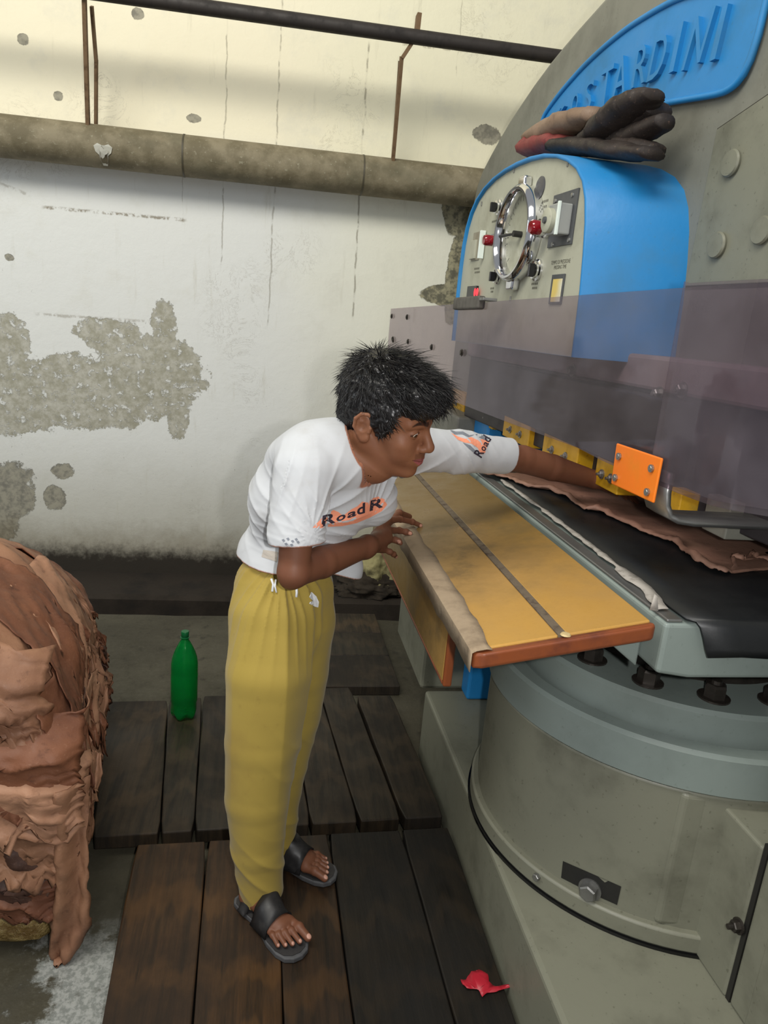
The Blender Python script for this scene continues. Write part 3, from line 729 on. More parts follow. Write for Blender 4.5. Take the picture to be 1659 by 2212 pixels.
def label_text(s, px, py, w):
    v, f = text_mesh(s, 1.0, .0); x0 = min(q.x for q in v); x1 = max(q.x for q in v); k = w/(x1-x0); p = PL(px, py, 0)
    bm = NB(); V = [bm.verts.new((LXP-.0006, p.y-q.x*k, p.z+q.y*k*1.25)) for q in v]
    for fc in f:
        try: bm.faces.new([V[i] for i in fc])
        except ValueError: pass
    loc3(bm); o = wobj('printed_caption', bm, TXT, cabr); return o
label_text('TEMPO DI PRESSIONE', 1211, 566, .125); label_text('PRESSING TIME', 1210, 577, .08)
for px, py, w in ((1170, 437, .10), (1168, 449, .09), (1031, 580, .07), (1031, 588, .06), (1062, 623, .05), (1062, 630, .035), (1155, 613, .05), (1155, 622, .04), (1068, 478, .05)):
    p = PL(px, py, 0); bm = NB(); n__ = max(4, int(w/.011)); random.seed(px)
    for i in range(n__):
        x = p.y+w/2-(i+.5)*w/n__; hh = .0035
        if random.random() < .12: continue
        bm.faces.new([bm.verts.new((LXP-.0006, x+a*w/n__*.3, p.z+b*hh)) for a, b in ((-1, -1), (1, -1), (1, 1), (-1, 1))])
    loc3(bm); wobj('printed_caption', bm, TXT, cabr)

# =================================================================== CLEAR GUARD
S0 = Vector((.645, 3.95, 0)); S1 = Vector((.806, 1.2, 0)); SD = (S1-S0).normalized(); SN = Vector((SD.y, -SD.x, 0))  # normal to -X side
if SN.x > 0: SN = -SN
def US(px, py, off=0.0): return UPl(px, py, S0+SN*off, SN)
guard = empty('splash_guard', S0+(S1-S0)*.5+Vector((0, 0, 1.1))); tag(guard, 'long smoky clear plastic guard hanging along the side of the press above the work bed', 'machine guard')
gm = bpy.data.materials.new('smoky_acrylic'); gm.use_nodes = True; nt = gm.node_tree; nt.nodes.remove(nt.nodes['Principled BSDF'])
out = nt.nodes['Material Output']; tr = nt.nodes.new('ShaderNodeBsdfTransparent'); gl = nt.nodes.new('ShaderNodeBsdfGlossy'); df = nt.nodes.new('ShaderNodeBsdfDiffuse')
tc = nt.nodes.new('ShaderNodeNewGeometry'); nz = nt.nodes.new('ShaderNodeTexNoise'); nz.inputs['Scale'].default_value = 5; nz.inputs['Detail'].default_value = 6
nt.links.new(tc.outputs['Position'], nz.inputs['Vector'])
tr.inputs[0].default_value = (.76, .71, .74, 1); gl.inputs[0].default_value = (.9, .88, .95, 1); gl.inputs['Roughness'].default_value = .06; df.inputs[0].default_value = (.38, .36, .39, 1)
lw = nt.nodes.new('ShaderNodeLayerWeight'); lw.inputs[0].default_value = .5
fz = (S(nt, lw.outputs['Facing']).pow(5))*.55+.03
m1 = nt.nodes.new('ShaderNodeMixShader'); m2 = nt.nodes.new('ShaderNodeMixShader')
mr = nt.nodes.new('ShaderNodeMapRange'); mr.inputs['From Min'].default_value = .35; mr.inputs['From Max'].default_value = .75; mr.inputs['To Min'].default_value = .03; mr.inputs['To Max'].default_value = .10
nt.links.new(nz.outputs[0], mr.inputs[0]); nt.links.new(mr.outputs[0], m1.inputs[0]); nt.links.new(tr.outputs[0], m1.inputs[1]); nt.links.new(df.outputs[0], m1.inputs[2])
nt.links.new(fz.s, m2.inputs[0]); nt.links.new(m1.outputs[0], m2.inputs[1]); nt.links.new(gl.outputs[0], m2.inputs[2]); nt.links.new(m2.outputs[0], out.inputs[0])
# sheet outline on the guard plane; slightly bowed towards the worker at the near end
top = [US(*p) for p in ((845, 667), (974, 659), (1046, 653), (1179, 644), (1266, 640), (1480, 622))]
sl = (top[-1].z-top[0].z)
bot = [US(*p) for p in ((838, 800), (955, 857), (1100, 913), (1250, 967), (1310, 998), (1455, 1060), (1541, 1096), (1659, 1122))]
def at_s(s): return S0+SD*s
def top_z(s): return top[0].z+(top[-1].z-top[0].z)*(s/((top[-1]-S0).xy.length))
def bot_z(s):
    L = [((q-S0).xy.length, q.z) for q in bot]
    if s <= L[0][0]: return L[0][1]
    for (sa, za), (sb, zb) in zip(L, L[1:]):
        if s <= sb: return za+(zb-za)*(s-sa)/(sb-sa)
    return L[-1][1]
Smax = (US(1560, 900)-S0).xy.length
bm = NB(); rows = []
n1 = 70; S_end = 3.0
for i in range(n1+1):
    s = S_end*i/n1; P = at_s(s); bow = .0
    if s > Smax-.1: bow = ((s-Smax+.1)/(S_end-Smax+.1))**2*.07
    P = P-SN*bow+SN*.0015*math.sin(s*3.1)
    rows.append([bm.verts.new((P.x, P.y, z)) for z in np.linspace(bot_z(s), top_z(s), 6)])
for a, b in zip(rows, rows[1:]):
    for k in range(5): bm.faces.new([a[k], b[k], b[k+1], a[k+1]])
sheet = wobj('clear_sheet', bm, gm, guard)
GUARD_T = .003
sm = sheet.modifiers.new('thickness', 'SOLIDIFY'); sm.thickness = .003
# second overlapping strip at the near end
bm = NB(); rows = []
q0 = US(1478, 622, .012)
sA = (q0-S0).xy.length
for i in range(25):
    s = sA+ (S_end-sA+.05)*i/24; P = at_s(s)+SN*(.012-.10*(i/24)**2)
    rows.append([bm.verts.new((P.x, P.y, z)) for z in np.linspace(bot_z(s)+.012, top_z(s)+.006, 6)])
rows[0][5].co.z += .004
for a, b in zip(rows, rows[1:]):
    for k in range(5): bm.faces.new([a[k], b[k], b[k+1], a[k+1]])
sh2 = wobj('overlapping_sheet', bm, gm, guard); sm = sh2.modifiers.new('thickness', 'SOLIDIFY'); sm.thickness = .003
# far clip on the upper edge
a, b = US(982, 650, .016), US(1036, 646, .016)
bm = NB(); prism(bm, [Vector((a.x, a.y, a.z-.033))+SN*.006, Vector((b.x, b.y, b.z-.033))+SN*.006, Vector((b.x, b.y, b.z+.012))+SN*.006, Vector((a.x, a.y, a.z+.012))+SN*.006], -SN*.03)
wobj('edge_clip', bm, grimy('worn_grey_rubber', rgb(84, 80, 74), rgb(56, 52, 46), .5, 14), guard, bevel=.008, seg=4)
bm = NB(); c_ = US(1052, 650, 0); box(bm, (c_.x-.02, c_.y-.02, c_.z+.0), (c_.x+.03, c_.y+.07, c_.z+.010)); wobj('clip_arm', bm, STEEL, guard, bevel=.002)
for px, py in ((847, 683), (880, 685), (849, 732), (882, 738), (850, 735), (933, 750), (998, 762)):
    c_ = US(px, py, .006); bm = NB(); hexbolt(bm, c_, SN, .009, .008, 0, .013); wobj('guard_bolt', bm, BLACKST, guard)
# orange plate and bent steel arm that carry the near end
OR = grimy('orange_enamel', rgb(222, 112, 14), rgb(196, 124, 24), .35, 14, .5, speck=.2)
c4 = [US(*p, .024) for p in ((1331, 957), (1429, 990), (1410, 1087), (1319, 1045))]
bm = NB(); prism(bm, c4, -SN*.006); pl_ = wobj('orange_plate', bm, OR, guard, bevel=.004, seg=3)
for px, py in ((1338, 986), (1408, 1012), (1330, 1032), (1399, 1063)):
    c_ = US(px, py, .0245); bm = NB(); hexbolt(bm, c_, SN, .0055, .005, 0, .008); wobj('plate_screw', bm, STEEL, guard)
y0 = c4[1].y; y1 = y0+.012
path = []
cA = US(1436, 1000, -.002)
zt_, zb_ = c4[1].z, US(1440, 1135, 0).z
ya = US(1432, 1085, 0).y
prof = [(0, zt_-.03), (0, zb_+.06), (.004, zb_+.035), (.014, zb_+.014), (.034, zb_+.004), (.07, zb_), (.55, zb_-.0)]
bm = NB(); top_ = []
X_ = US(1430, 1080, 0).x+.006
rows = []
for dx, z in prof: rows.append([bm.verts.new((X_+dx, ya-.005, z)), bm.verts.new((X_+dx, ya+.085, z))])
for a, b in zip(rows, rows[1:]): bm.faces.new([a[0], a[1], b[1], b[0]])
arm = wobj('bent_arm', bm, STEEL, guard, smooth='auto', angle=50); sm = arm.modifiers.new('t', 'SOLIDIFY'); sm.thickness = .012; sm.offset = 0

# =================================================================== FEED TABLE
RX, LX = .719, .390; RZ, LZ = .9655, .9043; YN = 1.115; YF = 2.55
ft = empty('feed_table', ((RX+LX)/2, YN, .80)); tag(ft, 'honey yellow laminate feed table with orange wooden edges, tilted along the press bed', 'table')
def lam():
    m = Mat('honey_laminate', rgb(196, 142, 42), .28, spec=.5)
    n = m.noise(3.0, 5, .6); f = m.noise(9, 7, .65); fine = m.noise(150, 3, .5)
    c = m.mix(n.ss(.3, .7), rgb(176, 134, 62), rgb(162, 126, 70)); c = m.mix(fine.ss(.5, .8)*.18, c, rgb(150, 104, 30))
    # rubbed grey-brown grime where hands and hides slide, towards the far end and the seam
    g = (m.Y+f*.9-m.X*.25).ss(1.55, 2.25); c = m.mix(g*.88, c, rgb(102, 84, 50))
    g2 = f.ss(.5, .68)*(m.Y.ss(1.3, 1.6))*(m.X.ss(.66, .45)); c = m.mix(g2*.6, c, rgb(92, 74, 48))
    m.set(base=c, rough=f.ss(.3, .7)*.22+.26); return m.m
LAM = lam()
WOODE = grimy('varnished_edge', rgb(122, 64, 34), rgb(74, 32, 24), .3, 12, .8, off=(2, 2, 0))
TH = .022
def tp(x, y, dz=0): 
    t = (x-LX)/(RX-LX); return Vector((x, y, LZ+(RZ-LZ)*t+dz))
SX0, SX1 = .539, .5545
for (xa, xb, nm) in ((LX+.002, SX0, 'left_board'), (SX1, RX-.006, 'right_board')):
    bm = NB(); prism(bm, [tp(xa, YN+.012), tp(xb, YN+.012), tp(xb, YN+.012, -TH), tp(xa, YN+.012, -TH)], (0, YF-YN, 0)); wobj('table_board', bm, LAM, ft, bevel=.003)
bm = NB(); prism(bm, [tp(SX0, YN+.012, .0015), tp(SX1, YN+.012, .0015), tp(SX1, YN+.012, -TH), tp(SX0, YN+.012, -TH)], (0, YF-YN, 0))
wobj('joint_strip', bm, grimy('dusty_joint', rgb(96, 84, 68), rgb(54, 40, 32), .8, 40, .9, bump=.8), ft, bevel=.001)
bm = NB(); K = []
bm2 = NB(); prism(bm2, [tp(LX-.010, YN-.002, -.002), tp(LX+.004, YN-.012, .002), tp(RX-.012, YN-.012, .002), tp(RX-.004, YN-.004, -.001), tp(RX-.004, YN+.0115, -.001), tp(LX-.010, YN+.0115, -.002)], (0, 0, -.030)); bm.free()
wobj('wooden_edge', bm2, WOODE, ft, bevel=.007, seg=4)
bm = NB(); prism(bm, [tp(LX-.012, YN+.0117, -.001), tp(LX+.0018, YN+.0117, 0), tp(LX+.0018, YN+.0117, -.030), tp(LX-.012, YN+.0117, -.030)], (0, YF-YN, 0)); wobj('wooden_edge', bm, WOODE, ft, bevel=.005, seg=3)
# worn cloth tape folded over the left edge
bm = NB(); K = 60; A_ = []
for i in range(K+1):
    y = YN-.004+(2.4-YN)*i/K; w1 = .031+.006*fbm(y, 1, 0, 4, 9)-(.012*math.exp(-((y-1.14)/.06)**2)); w0 = -.0135
    hgt = .0035
    zz = -.033+.006*fbm(y, 5, 0, 3, 12)
    A_.append([bm.verts.new(tp(LX+w0, y, zz)), bm.verts.new(tp(LX+w0, y, .001)), bm.verts.new(tp(LX-.006, y, hgt)), bm.verts.new(tp(LX+.012, y, hgt+.0004)), bm.verts.new(tp(LX+max(w1, .014), y, .0012))])
for a, b in zip(A_, A_[1:]):
    for k in range(4): bm.faces.new([a[k], b[k], b[k+1], a[k+1]])
tape = wobj('cloth_tape', bm, grimy('beige_cloth_tape', rgb(150, 132, 108), rgb(104, 88, 70), .9, 16, .7, bump=.6), ft, smooth='auto', angle=25)
sm = tape.modifiers.new('t', 'SOLIDIFY'); sm.thickness = .0012; sm.offset = 1
# a dab of dried glue where the joint meets the edge
bm = NB(); lathe(bm, [(.010, 0), (.008, .003), (.0005, .004)], tuple(tp(.549, YN+.006, .002)), n=12); wobj('glue_dab', bm, grimy('dried_glue', rgb(186, 166, 120), rgb(140, 116, 80), .6, 90), ft, smooth='auto')
for y_ in (1.5, 2.2):
    bm = NB(); prism(bm, [tp(.45, y_, -.0225), tp(.70, y_, -.0225), tp(.70, y_, -.05), tp(.45, y_, -.05)], (0, .03, 0)); wobj('support_bar', bm, STEEL, ft, bevel=.002)
# hanging side leaf
lf = empty('hinged_side_leaf', (.425, 1.42, .675)); tag(lf, 'yellow laminate leaf hanging upright below the left edge of the feed table', 'table leaf')
bm = NB(); prism(bm, [(.416, 1.412, .685), (.416, 1.412, .868), (.416, 2.55, .868), (.416, 2.55, .685)], (.019, 0, 0)); wobj('leaf_board', bm, LAM, lf, bevel=.003)
bm = NB(); box(bm, (.4155, 1.398, .678), (.4355, 1.4118, .868)); wobj('leaf_edge', bm, WOODE, lf, bevel=.005, seg=3)
bm = NB(); box(bm, (.4155, 1.412, .6785), (.4355, 2.55, .6848)); wobj('leaf_edge', bm, WOODE, lf, bevel=.002)

# =================================================================== MAT AND HIDE ON THE BED
MATB = grimy('black_rubber', rgb(16, 18, 20), rgb(8, 9, 10), .42, 6, .5, bump=.15)
BT = .9735
edge = [U(x, y, 'z', BT) for x, y in ((1012, 1012), (1075, 1030), (1180, 1105), (1290, 1188), (1360, 1243), (1405, 1275), (1440, 1322), (1462, 1355))]
bm = NB(); rows = []
ys = list(np.linspace(2.5, 1.11, 40))
def ex(y):
    L = [(p.y, p.x) for p in edge]
    if y >= L[0][0]: return L[0][1]
    for (ya, xa), (yb, xb) in zip(L, L[1:]):
        if ya >= y >= yb: return xa+(xb-xa)*(ya-y)/(ya-yb+1e-9)
    return L[-1][1]
for y in ys:
    x0 = max(.772, ex(y)); rows.append([bm.verts.new((x0+(1.50-x0)*k/10, y, BT)) for k in range(11)])
x0 = max(.772, ex(1.31))
for dy, z in ((-.006, BT-.002), (-.012, BT-.010), (-.018, BT-.028), (-.022, BT-.048), (-.024, BT-.062)):
    x0 += .006; rows.append([bm.verts.new((x0+(1.50-x0)*k/10, 1.11+dy, z+.002*math.sin(k*2))) for k in range(11)])
for a, b in zip(rows, rows[1:]):
    for k in range(10): bm.faces.new([a[k], a[k+1], b[k+1], b[k]])
mt = wobj('rubber_mat', bm, MATB, None, smooth=True); sm = mt.modifiers.new('t', 'SOLIDIFY'); sm.thickness = .004; sm.offset = 1
tag(mt, 'black rubber mat on the press bed, its front edge hanging over', 'mat')
# torn pale strip of paper along the mat edge
bm = NB(); rows = []
for i in range(70):
    y = 2.25-1.10*i/69; x = ex(y)-.006; w = .011+.010*fbm(y, 3, 0, 4, 14)+(.010 if y < 1.38 else 0)
    z = BT+.0042
    up = .0012*fbm(y, 8, 0, 3, 20)+.0005
    rows.append([bm.verts.new((x-w*.8, y, z-.001)), bm.verts.new((x-w*.2, y, z+.001+abs(up))), bm.verts.new((x+w*.5, y, z+.0015))])
for a, b in zip(rows, rows[1:]):
    for k in range(2): bm.faces.new([a[k], a[k+1], b[k+1], b[k]])
q = U(1412, 1310, 'z', BT+.01)
a = [bm.verts.new((q.x-.007, q.y, BT+.003)), bm.verts.new((q.x+.008, q.y-.004, BT+.003)), bm.verts.new((q.x+.004, q.y, BT+.030)), bm.verts.new((q.x-.002, q.y+.002, BT+.034))]
bm.faces.new(a)
st = wobj('paper_strip', bm, grimy('torn_pale_paper', rgb(158, 152, 144), rgb(104, 98, 90), .8, 60, .8), None, smooth='auto', angle=20); sm = st.modifiers.new('t', 'SOLIDIFY'); sm.thickness = .0012
tag(st, 'torn pale strip stuck along the left edge of the black rubber mat', 'strip')
# =================================================================== SMOOTH BODIES FROM DISTANCE FIELDS
def nrm(v): v = np.asarray(v, float); return v/np.linalg.norm(v)
class Prim:
    def __init__(s, f, c, R, k=.01, sub=False): s.f, s.c, s.R, s.k, s.sub = f, np.asarray(c, float), R, k, sub
def rcone(a, b, r1, r2, k=.01, flat=None, ratio=1.0, sub=False):
    """tapered limb from a to b; flat = direction in which the section is wider by ratio"""
    a, b = np.asarray(a, float), np.asarray(b, float); ba = b-a; L2 = ba@ba
    w = nrm(flat) if flat is not None else None
    def f(p):
        h = np.clip(((p-a)@ba)/L2, 0, 1); v = p-a-h[:, None]*ba
        if w is not None: v = v-w*((v@w)*(1-1/ratio))[:, None]
        return np.sqrt((v*v).sum(1))-(r1+(r2-r1)*h)
    return Prim(f, (a+b)/2, math.sqrt(L2)/2+max(r1, r2)*max(ratio, 1), k, sub)
def ell(c, rad, M=None, k=.01, sub=False):
    """ellipsoid with axes as rows of M"""
    c = np.asarray(c, float); r = np.asarray(rad, float); M_ = np.eye(3) if M is None else np.asarray(M, float)
    def f(p):
        q = (p-c)@M_.T; k0 = np.sqrt(((q/r)**2).sum(1)); k1 = np.sqrt(((q/r**2)**2).sum(1))+1e-9
        return k0*(k0-1)/k1
    return Prim(f, c, max(rad), k, sub)
def field(prims, post=None):
    def F(p, ctr=None, rad=0):
        d = np.full(len(p), .5)
        for q in prims:
            if ctr is not None and np.linalg.norm(q.c-ctr)-q.R-rad > q.k+.012: continue
            e = q.f(p); k = q.k
            if q.sub:
                e = -e; h = np.clip(.5-.5*(d-e)/k, 0, 1); d = d*(1-h)+e*h+k*h*(1-h)
            else:
                h = np.clip(.5+.5*(d-e)/k, 0, 1); d = d*(h)*0+(d+(e-d)*h)-k*h*(1-h)
        return post(p, d) if post else d
    return F
def surface(F, lo, hi, h, B=16):
    """surface nets over sparse blocks; returns verts, quads"""
    lo = np.asarray(lo, float); n = np.ceil((np.asarray(hi)-lo)/(h*B)).astype(int)
    hd = h*B*math.sqrt(3)/2
    verts = {}; VK = []; VP = []; Q = []
    g = np.arange(B+1)
    gx, gy, gz = np.meshgrid(g, g, g, indexing='ij'); loc = np.stack([gx, gy, gz], -1).reshape(-1, 3)
    big = np.int64(1 << 20)
    def key(i): return (i[:, 0]*big+i[:, 1])*big+i[:, 2]
    def blocks():
        ii = np.stack(np.meshgrid(*[np.arange(k) for k in n], indexing='ij'), -1).reshape(-1, 3)
        return ii
    bl = blocks(); cs = lo+(bl+.5)*h*B
    for b, c in zip(bl, cs):
        dc = F(c[None], c, hd)[0]
        if abs(dc) > hd*1.25+.012: continue
        idx = loc+b*B; p = lo+idx*h; d = F(p, c, hd).reshape(B+1, B+1, B+1)
        s = d < 0
        if s.all() or not s.any(): continue
        # cells
        cnt = np.zeros((B, B, B), int); acc = np.zeros((B, B, B, 3)); ne = np.zeros((B, B, B))
        for dx, dy, dz in [(x, y, z) for x in (0, 1) for y in (0, 1) for z in (0, 1)]:
            for ax in range(3):
                o = (dx, dy, dz)
                if o[ax]: continue
                e = list(o); e[ax] = 1
                d0 = d[dx:dx+B, dy:dy+B, dz:dz+B]; d1 = d[e[0]:e[0]+B, e[1]:e[1]+B, e[2]:e[2]+B]
                x = (d0 < 0) != (d1 < 0); t = np.where(x, d0/(d0-d1+1e-20), 0)
                ne += x; 
                for a in range(3): acc[..., a] += np.where(x, o[a]+(t if a == ax else 0), 0)
        m = ne > 0; ci = np.argwhere(m)
        pos = acc[m]/ne[m][:, None]
        gi = ci+b*B; VK.append(key(gi)); VP.append(lo+(gi+pos)*h)
        # quads around crossing edges owned by this block
        for ax in range(3):
            e = [0, 0, 0]; e[ax] = 1
            d0 = d[:B, :B, :B]; d1 = d[e[0]:e[0]+B, e[1]:e[1]+B, e[2]:e[2]+B]
            x = (d0 < 0) != (d1 < 0); w = np.argwhere(x)
            if not len(w): continue
            flip = (d0 < 0)[x]; gi = w+b*B
            u_, v_ = [(1, 2), (2, 0), (0, 1)][ax]; U_ = np.zeros(3, int); U_[u_] = 1; V_ = np.zeros(3, int); V_[v_] = 1
            q = np.stack([key(gi-U_-V_), key(gi-V_), key(gi), key(gi-U_)], 1)
            q[~flip] = q[~flip][:, ::-1]
            Q.append(q)
    VK = np.concatenate(VK); VP = np.concatenate(VP); Q = np.concatenate(Q)
    ku, ix = np.unique(VK, return_index=True); VP = VP[ix]
    qi = np.searchsorted(ku, Q); qi = np.clip(qi, 0, len(ku)-1); ok = (ku[qi] == Q).all(1)
    return VP, qi[ok]
def mesh_np(name, V, Q, mat, parent=None, smooth=True):
    me = bpy.data.meshes.new(name); c = (V.min(0)+V.max(0))/2
    me.vertices.add(len(V)); me.vertices.foreach_set('co', (V-c).ravel())
    me.loops.add(Q.size); me.loops.foreach_set('vertex_index', Q.ravel().astype(np.int32))
    me.polygons.add(len(Q)); k = Q.shape[1]; me.polygons.foreach_set('loop_start', np.arange(0, Q.size, k, dtype=np.int32)); me.polygons.foreach_set('loop_total', np.full(len(Q), k, np.int32))
    me.update(calc_edges=True); me.validate()
    me.materials.append(mat)
    if smooth: me.shade_smooth()
    o = bpy.data.objects.new(name, me); COL.objects.link(o); o.location = Vector(c)
    if parent: wpar(o, parent)
    return o
def relax(V, Q, it=2, lam=.5):
    """light smoothing of stair steps"""
    E_ = np.concatenate([Q[:, [0, 1]], Q[:, [1, 2]], Q[:, [2, 3]], Q[:, [3, 0]]]); n = len(V)
    for _ in range(it):
        s = np.zeros((n, 3)); c = np.zeros(n)
        for a, b in ((0, 1), (1, 0)):
            for k in range(3): s[:, k] += np.bincount(E_[:, a], V[E_[:, b], k], n)
            c += np.bincount(E_[:, a], minlength=n)
        V = V*(1-lam)+lam*s/np.maximum(c, 1)[:, None]
    return V
def cattr(o, name, cols):
    a = o.data.color_attributes.new(name, 'FLOAT_COLOR', 'POINT'); c = np.ones((len(cols), 4), np.float32); c[:, :3] = cols; a.data.foreach_set('color', c.ravel())
def vnoise(p, s, seed=0):
    """cheap smooth pseudo-noise in about -1..1"""
    q = p*s+seed*1.7; x, y, z = q[:, 0], q[:, 1], q[:, 2]
    return (np.sin(x*1.1+1.7*np.sin(y*.9+.3))+np.sin(y*1.3+1.5*np.sin(z*1.1+1.3))+np.sin(z*1.2+1.6*np.sin(x*.8+2.1)))/3
# =================================================================== THE PERSON
def A(v): return np.array(v, float)
def J(px, py, y): return A(U(px, py, 'y', y))
person = empty('person', (.06, 1.53, 0)); tag(person, 'person in a white printed t-shirt and mustard trousers leaning over the feed table', 'person')

# ---- joints, set at their real depths
PEL = J(603, 1290, 1.63); WST = J(612, 1200, 1.66); CHE = J(712, 1070, 1.61); NKB = J(768, 955, 1.565)
SHR = J(652, 1012, 1.46); ELR = J(634, 1236, 1.435); WRR = J(793, 1180, 1.64)
SHL = J(872, 968, 1.71); ELL_ = J(1128, 992, 1.88); WRL = J(1285, 1036, 1.95)
# ---- head frame
HC = A([.2604, 1.5268, 1.2540])
hf = nrm([.793, -.558, -.243])                   # where the face looks: to the right, partly towards us and down
hu = nrm([.073, -.309, .948]); hu = nrm(hu-hf*(hu@hf)); hl = np.cross(hu, hf)
HS = .985
def Hp(f, l, u): return HC+(hf*f+hl*l+hu*u)*HS
HM = np.stack([hf, hl, hu])
def hell(c, r, k=.012, sub=False, tilt=None):
    M = HM
    if tilt is not None: M = tilt @ HM
    return ell(Hp(*c), A(r)*HS, M, k*HS, sub)
def hcone(a, b, r1, r2, k=.01, sub=False, flat=None, ratio=1): return rcone(Hp(*a), Hp(*b), r1*HS, r2*HS, k*HS, None if flat is None else (hf*flat[0]+hl*flat[1]+hu*flat[2]), ratio, sub)
EC = [(.0785, s*.0315, .004) for s in (1, -1)]
P = []
# skull and face masses
P += [hell((-.012, 0, .038), (.094, .074, .082), .02), hell((.045, 0, .044), (.050, .062, .052), .03), hell((.040, 0, -.018), (.050, .056, .066), .03),
      hell((.050, 0, -.055), (.044, .044, .042), .025)]
for s in (1, -1):
    P += [hcone((-.012, s*.052, -.052), (.060, s*.017, -.094), .016, .015, .028), hell((.064, s*.042, -.022), (.022, .020, .017), .022), hell((.066, s*.034, -.046), (.021, .019, .020), .022),
          hcone((.092, s*.010, .024), (.077, s*.046, .026), .007, .006, .014)]
P += [hell((.076, 0, -.100), (.019, .021, .015), .018), hell((.080, 0, -.062), (.022, .028, .022), .02)]
# eye hollows, lids
for c in EC: P += [hell((c[0]+.016, c[1], c[2]), (.013, .017, .0095), .010, True)]
for c in EC: P += [hell(c, (.0142, .0155, .0135), .004)]
for c in EC: P += [hell((c[0]+.016, c[1]-.001*np.sign(c[1]), c[2]-.0008), (.012, .0130, .0044), .0015, True)]
# nose
P += [hcone((.088, 0, .016), (.112, 0, -.024), .0075, .0105, .012, flat=(0, 1, 0), ratio=1.05), hell((.112, 0, -.030), (.011, .0115, .0095), .008)]
for s in (1, -1): P += [hell((.101, s*.0125, -.0335), (.0105, .0070, .0075), .006), hell((.106, s*.0075, -.0425), (.0055, .0034, .0030), .002, True)]
# mouth, corners lifted in a smile
for s in (1, -1):
    P += [hcone((.078, s*.030, -.0545), (.0995, s*.006, -.0605), .0032, .0056, .005), hcone((.078, s*.029, -.0575), (.0975, s*.005, -.0715), .0032, .0066, .005)]
for s in (1, -1): P += [hcone((.084, s*.034, -.0550), (.108, 0, -.0660), .0013, .0017, .0015, True)]
for s in (1, -1): P += [hcone((.086, s*.020, -.030), (.084, s*.034, -.058), .002, .002, .006, True)]
# ears: bowl, rim and lobe
for s in (1, -1):
    P += [hell((-.012, s*.079, -.004), (.020, .007, .029), .006, tilt=np.array([[.94, -.34*s, 0], [.34*s, .94, 0], [0, 0, 1.]])), hell((-.004, s*.077, -.028), (.009, .006, .010), .005)]
    rim = [(.008, .074, .004), (.006, .079, .019), (-.004, .085, .029), (-.017, .090, .027), (-.028, .092, .013), (-.029, .090, -.006), (-.020, .084, -.021), (-.009, .079, -.033)]
    for a, b in zip(rim, rim[1:]): P += [hcone((a[0], s*a[1], a[2]), (b[0], s*b[1], b[2]), .0042, .0040, .002)]
    P += [hell((-.009, s*.092, -.002), (.0125, .0115, .0150), .002, True), hell((-.012, s*.087, .014), (.007, .005, .007), .003, True), hcone((.004, s*.079, -.002), (.003, s*.079, -.012), .0035, .003, .003)]
# neck and throat
P += [rcone(Hp(-.030, 0, -.035), NKB+A([-.004, 0, -.01]), .050, .056, .03), rcone(Hp(.020, 0, -.070), NKB+A([.045, -.02, -.045]), .030, .042, .03)]
P += [hcone((-.02, -.062, -.04), (.0, -.03, -.06), .012, .012, .02)]
# trunk under the shirt (kept slim) and shoulders
fwd = nrm(np.cross(SHL-SHR, NKB-PEL)); 
side = nrm(SHL-SHR)
P += [rcone(NKB+A([.0, 0, -.045]), CHE, .045, .075, .03, side, 1.25), rcone(CHE, WST, .080, .075, .04, side, 1.2), rcone(WST, PEL, .070, .058, .04, side, 1.2),
      rcone(SHR*.85+NKB*.15+A([0, 0, -.02]), SHL*.85+NKB*.15+A([0, 0, -.02]), .040, .040, .03)]
# arms
FA = WRR-ELR
P += [rcone(SHR+A([0, 0, -.01]), ELR, .040, .033, .02), rcone(ELR, ELR+FA*.35, .033, .0345, .010), rcone(ELR+FA*.35, WRR, .0345, .0240, .006, (0, .3, 1), 1.06), ell(ELR+A([-.006, -.002, -.012]), (.023, .023, .025), k=.008)]
FL = WRL-ELL_
P += [rcone(SHL, ELL_, .041, .037, .02), rcone(ELL_, ELL_+FL*.4, .038, .037, .008), rcone(ELL_+FL*.4, WRL, .037, .026, .006, (0, 1, 0), 1.05)]
# right hand over the table edge
def finger(pts, r, k=.004):
    o = []
    for i in range(len(pts)-1):
        ra, rb = r*(1-.10*i), r*(1-.10*(i+1)); o.append(rcone(pts[i], pts[i+1], ra, rb, k))
    for q in pts[1:-1]: o.append(ell(q, (r*.99, r*.99, r*.99), k=k))
    return o
MCP = [J(837, 1124, 1.785), J(840, 1146, 1.752), J(836, 1166, 1.722), J(827, 1186, 1.700)]
TIP = [A(U(908, 1135, 'z', .9165)), A(U(886, 1152, 'z', .9145)), A(U(865, 1173, 'z', .9100)), J(855, 1202, 1.725)]
MID = [(J(865, 1122, 1.835), J(890, 1127, 1.858)), (J(862, 1146, 1.790), J(877, 1149, 1.795)), (J(853, 1166, 1.735), J(861, 1169, 1.732)), (J(842, 1192, 1.705), J(850, 1197, 1.712))]
P += [rcone(WRR, (MCP[1]+MCP[2])/2-nrm(MCP[1]-WRR)*.012, .0235, .0165, .014, nrm(MCP[0]-MCP[3]), 1.38)]
for m in MCP: P += [rcone(WRR*.35+m*.65, m, .012, .0108, .010)]
NAILS = []
for m, (a, b), t, r in zip(MCP, MID, TIP, (.0090, .0092, .0088, .0078)):
    P += finger([m, a, b, t], r, .003); NAILS.append((b, t, r))
TB = WRR*.45+MCP[0]*.55+A([-.004, .014, -.014])
tp1, tp2 = J(862, 1108, 1.862), J(884, 1116, 1.905)
P += [rcone(WRR+A([.015, .02, -.004]), TB, .015, .014, .012)]+finger([TB, tp1, tp2], .0102, .004)
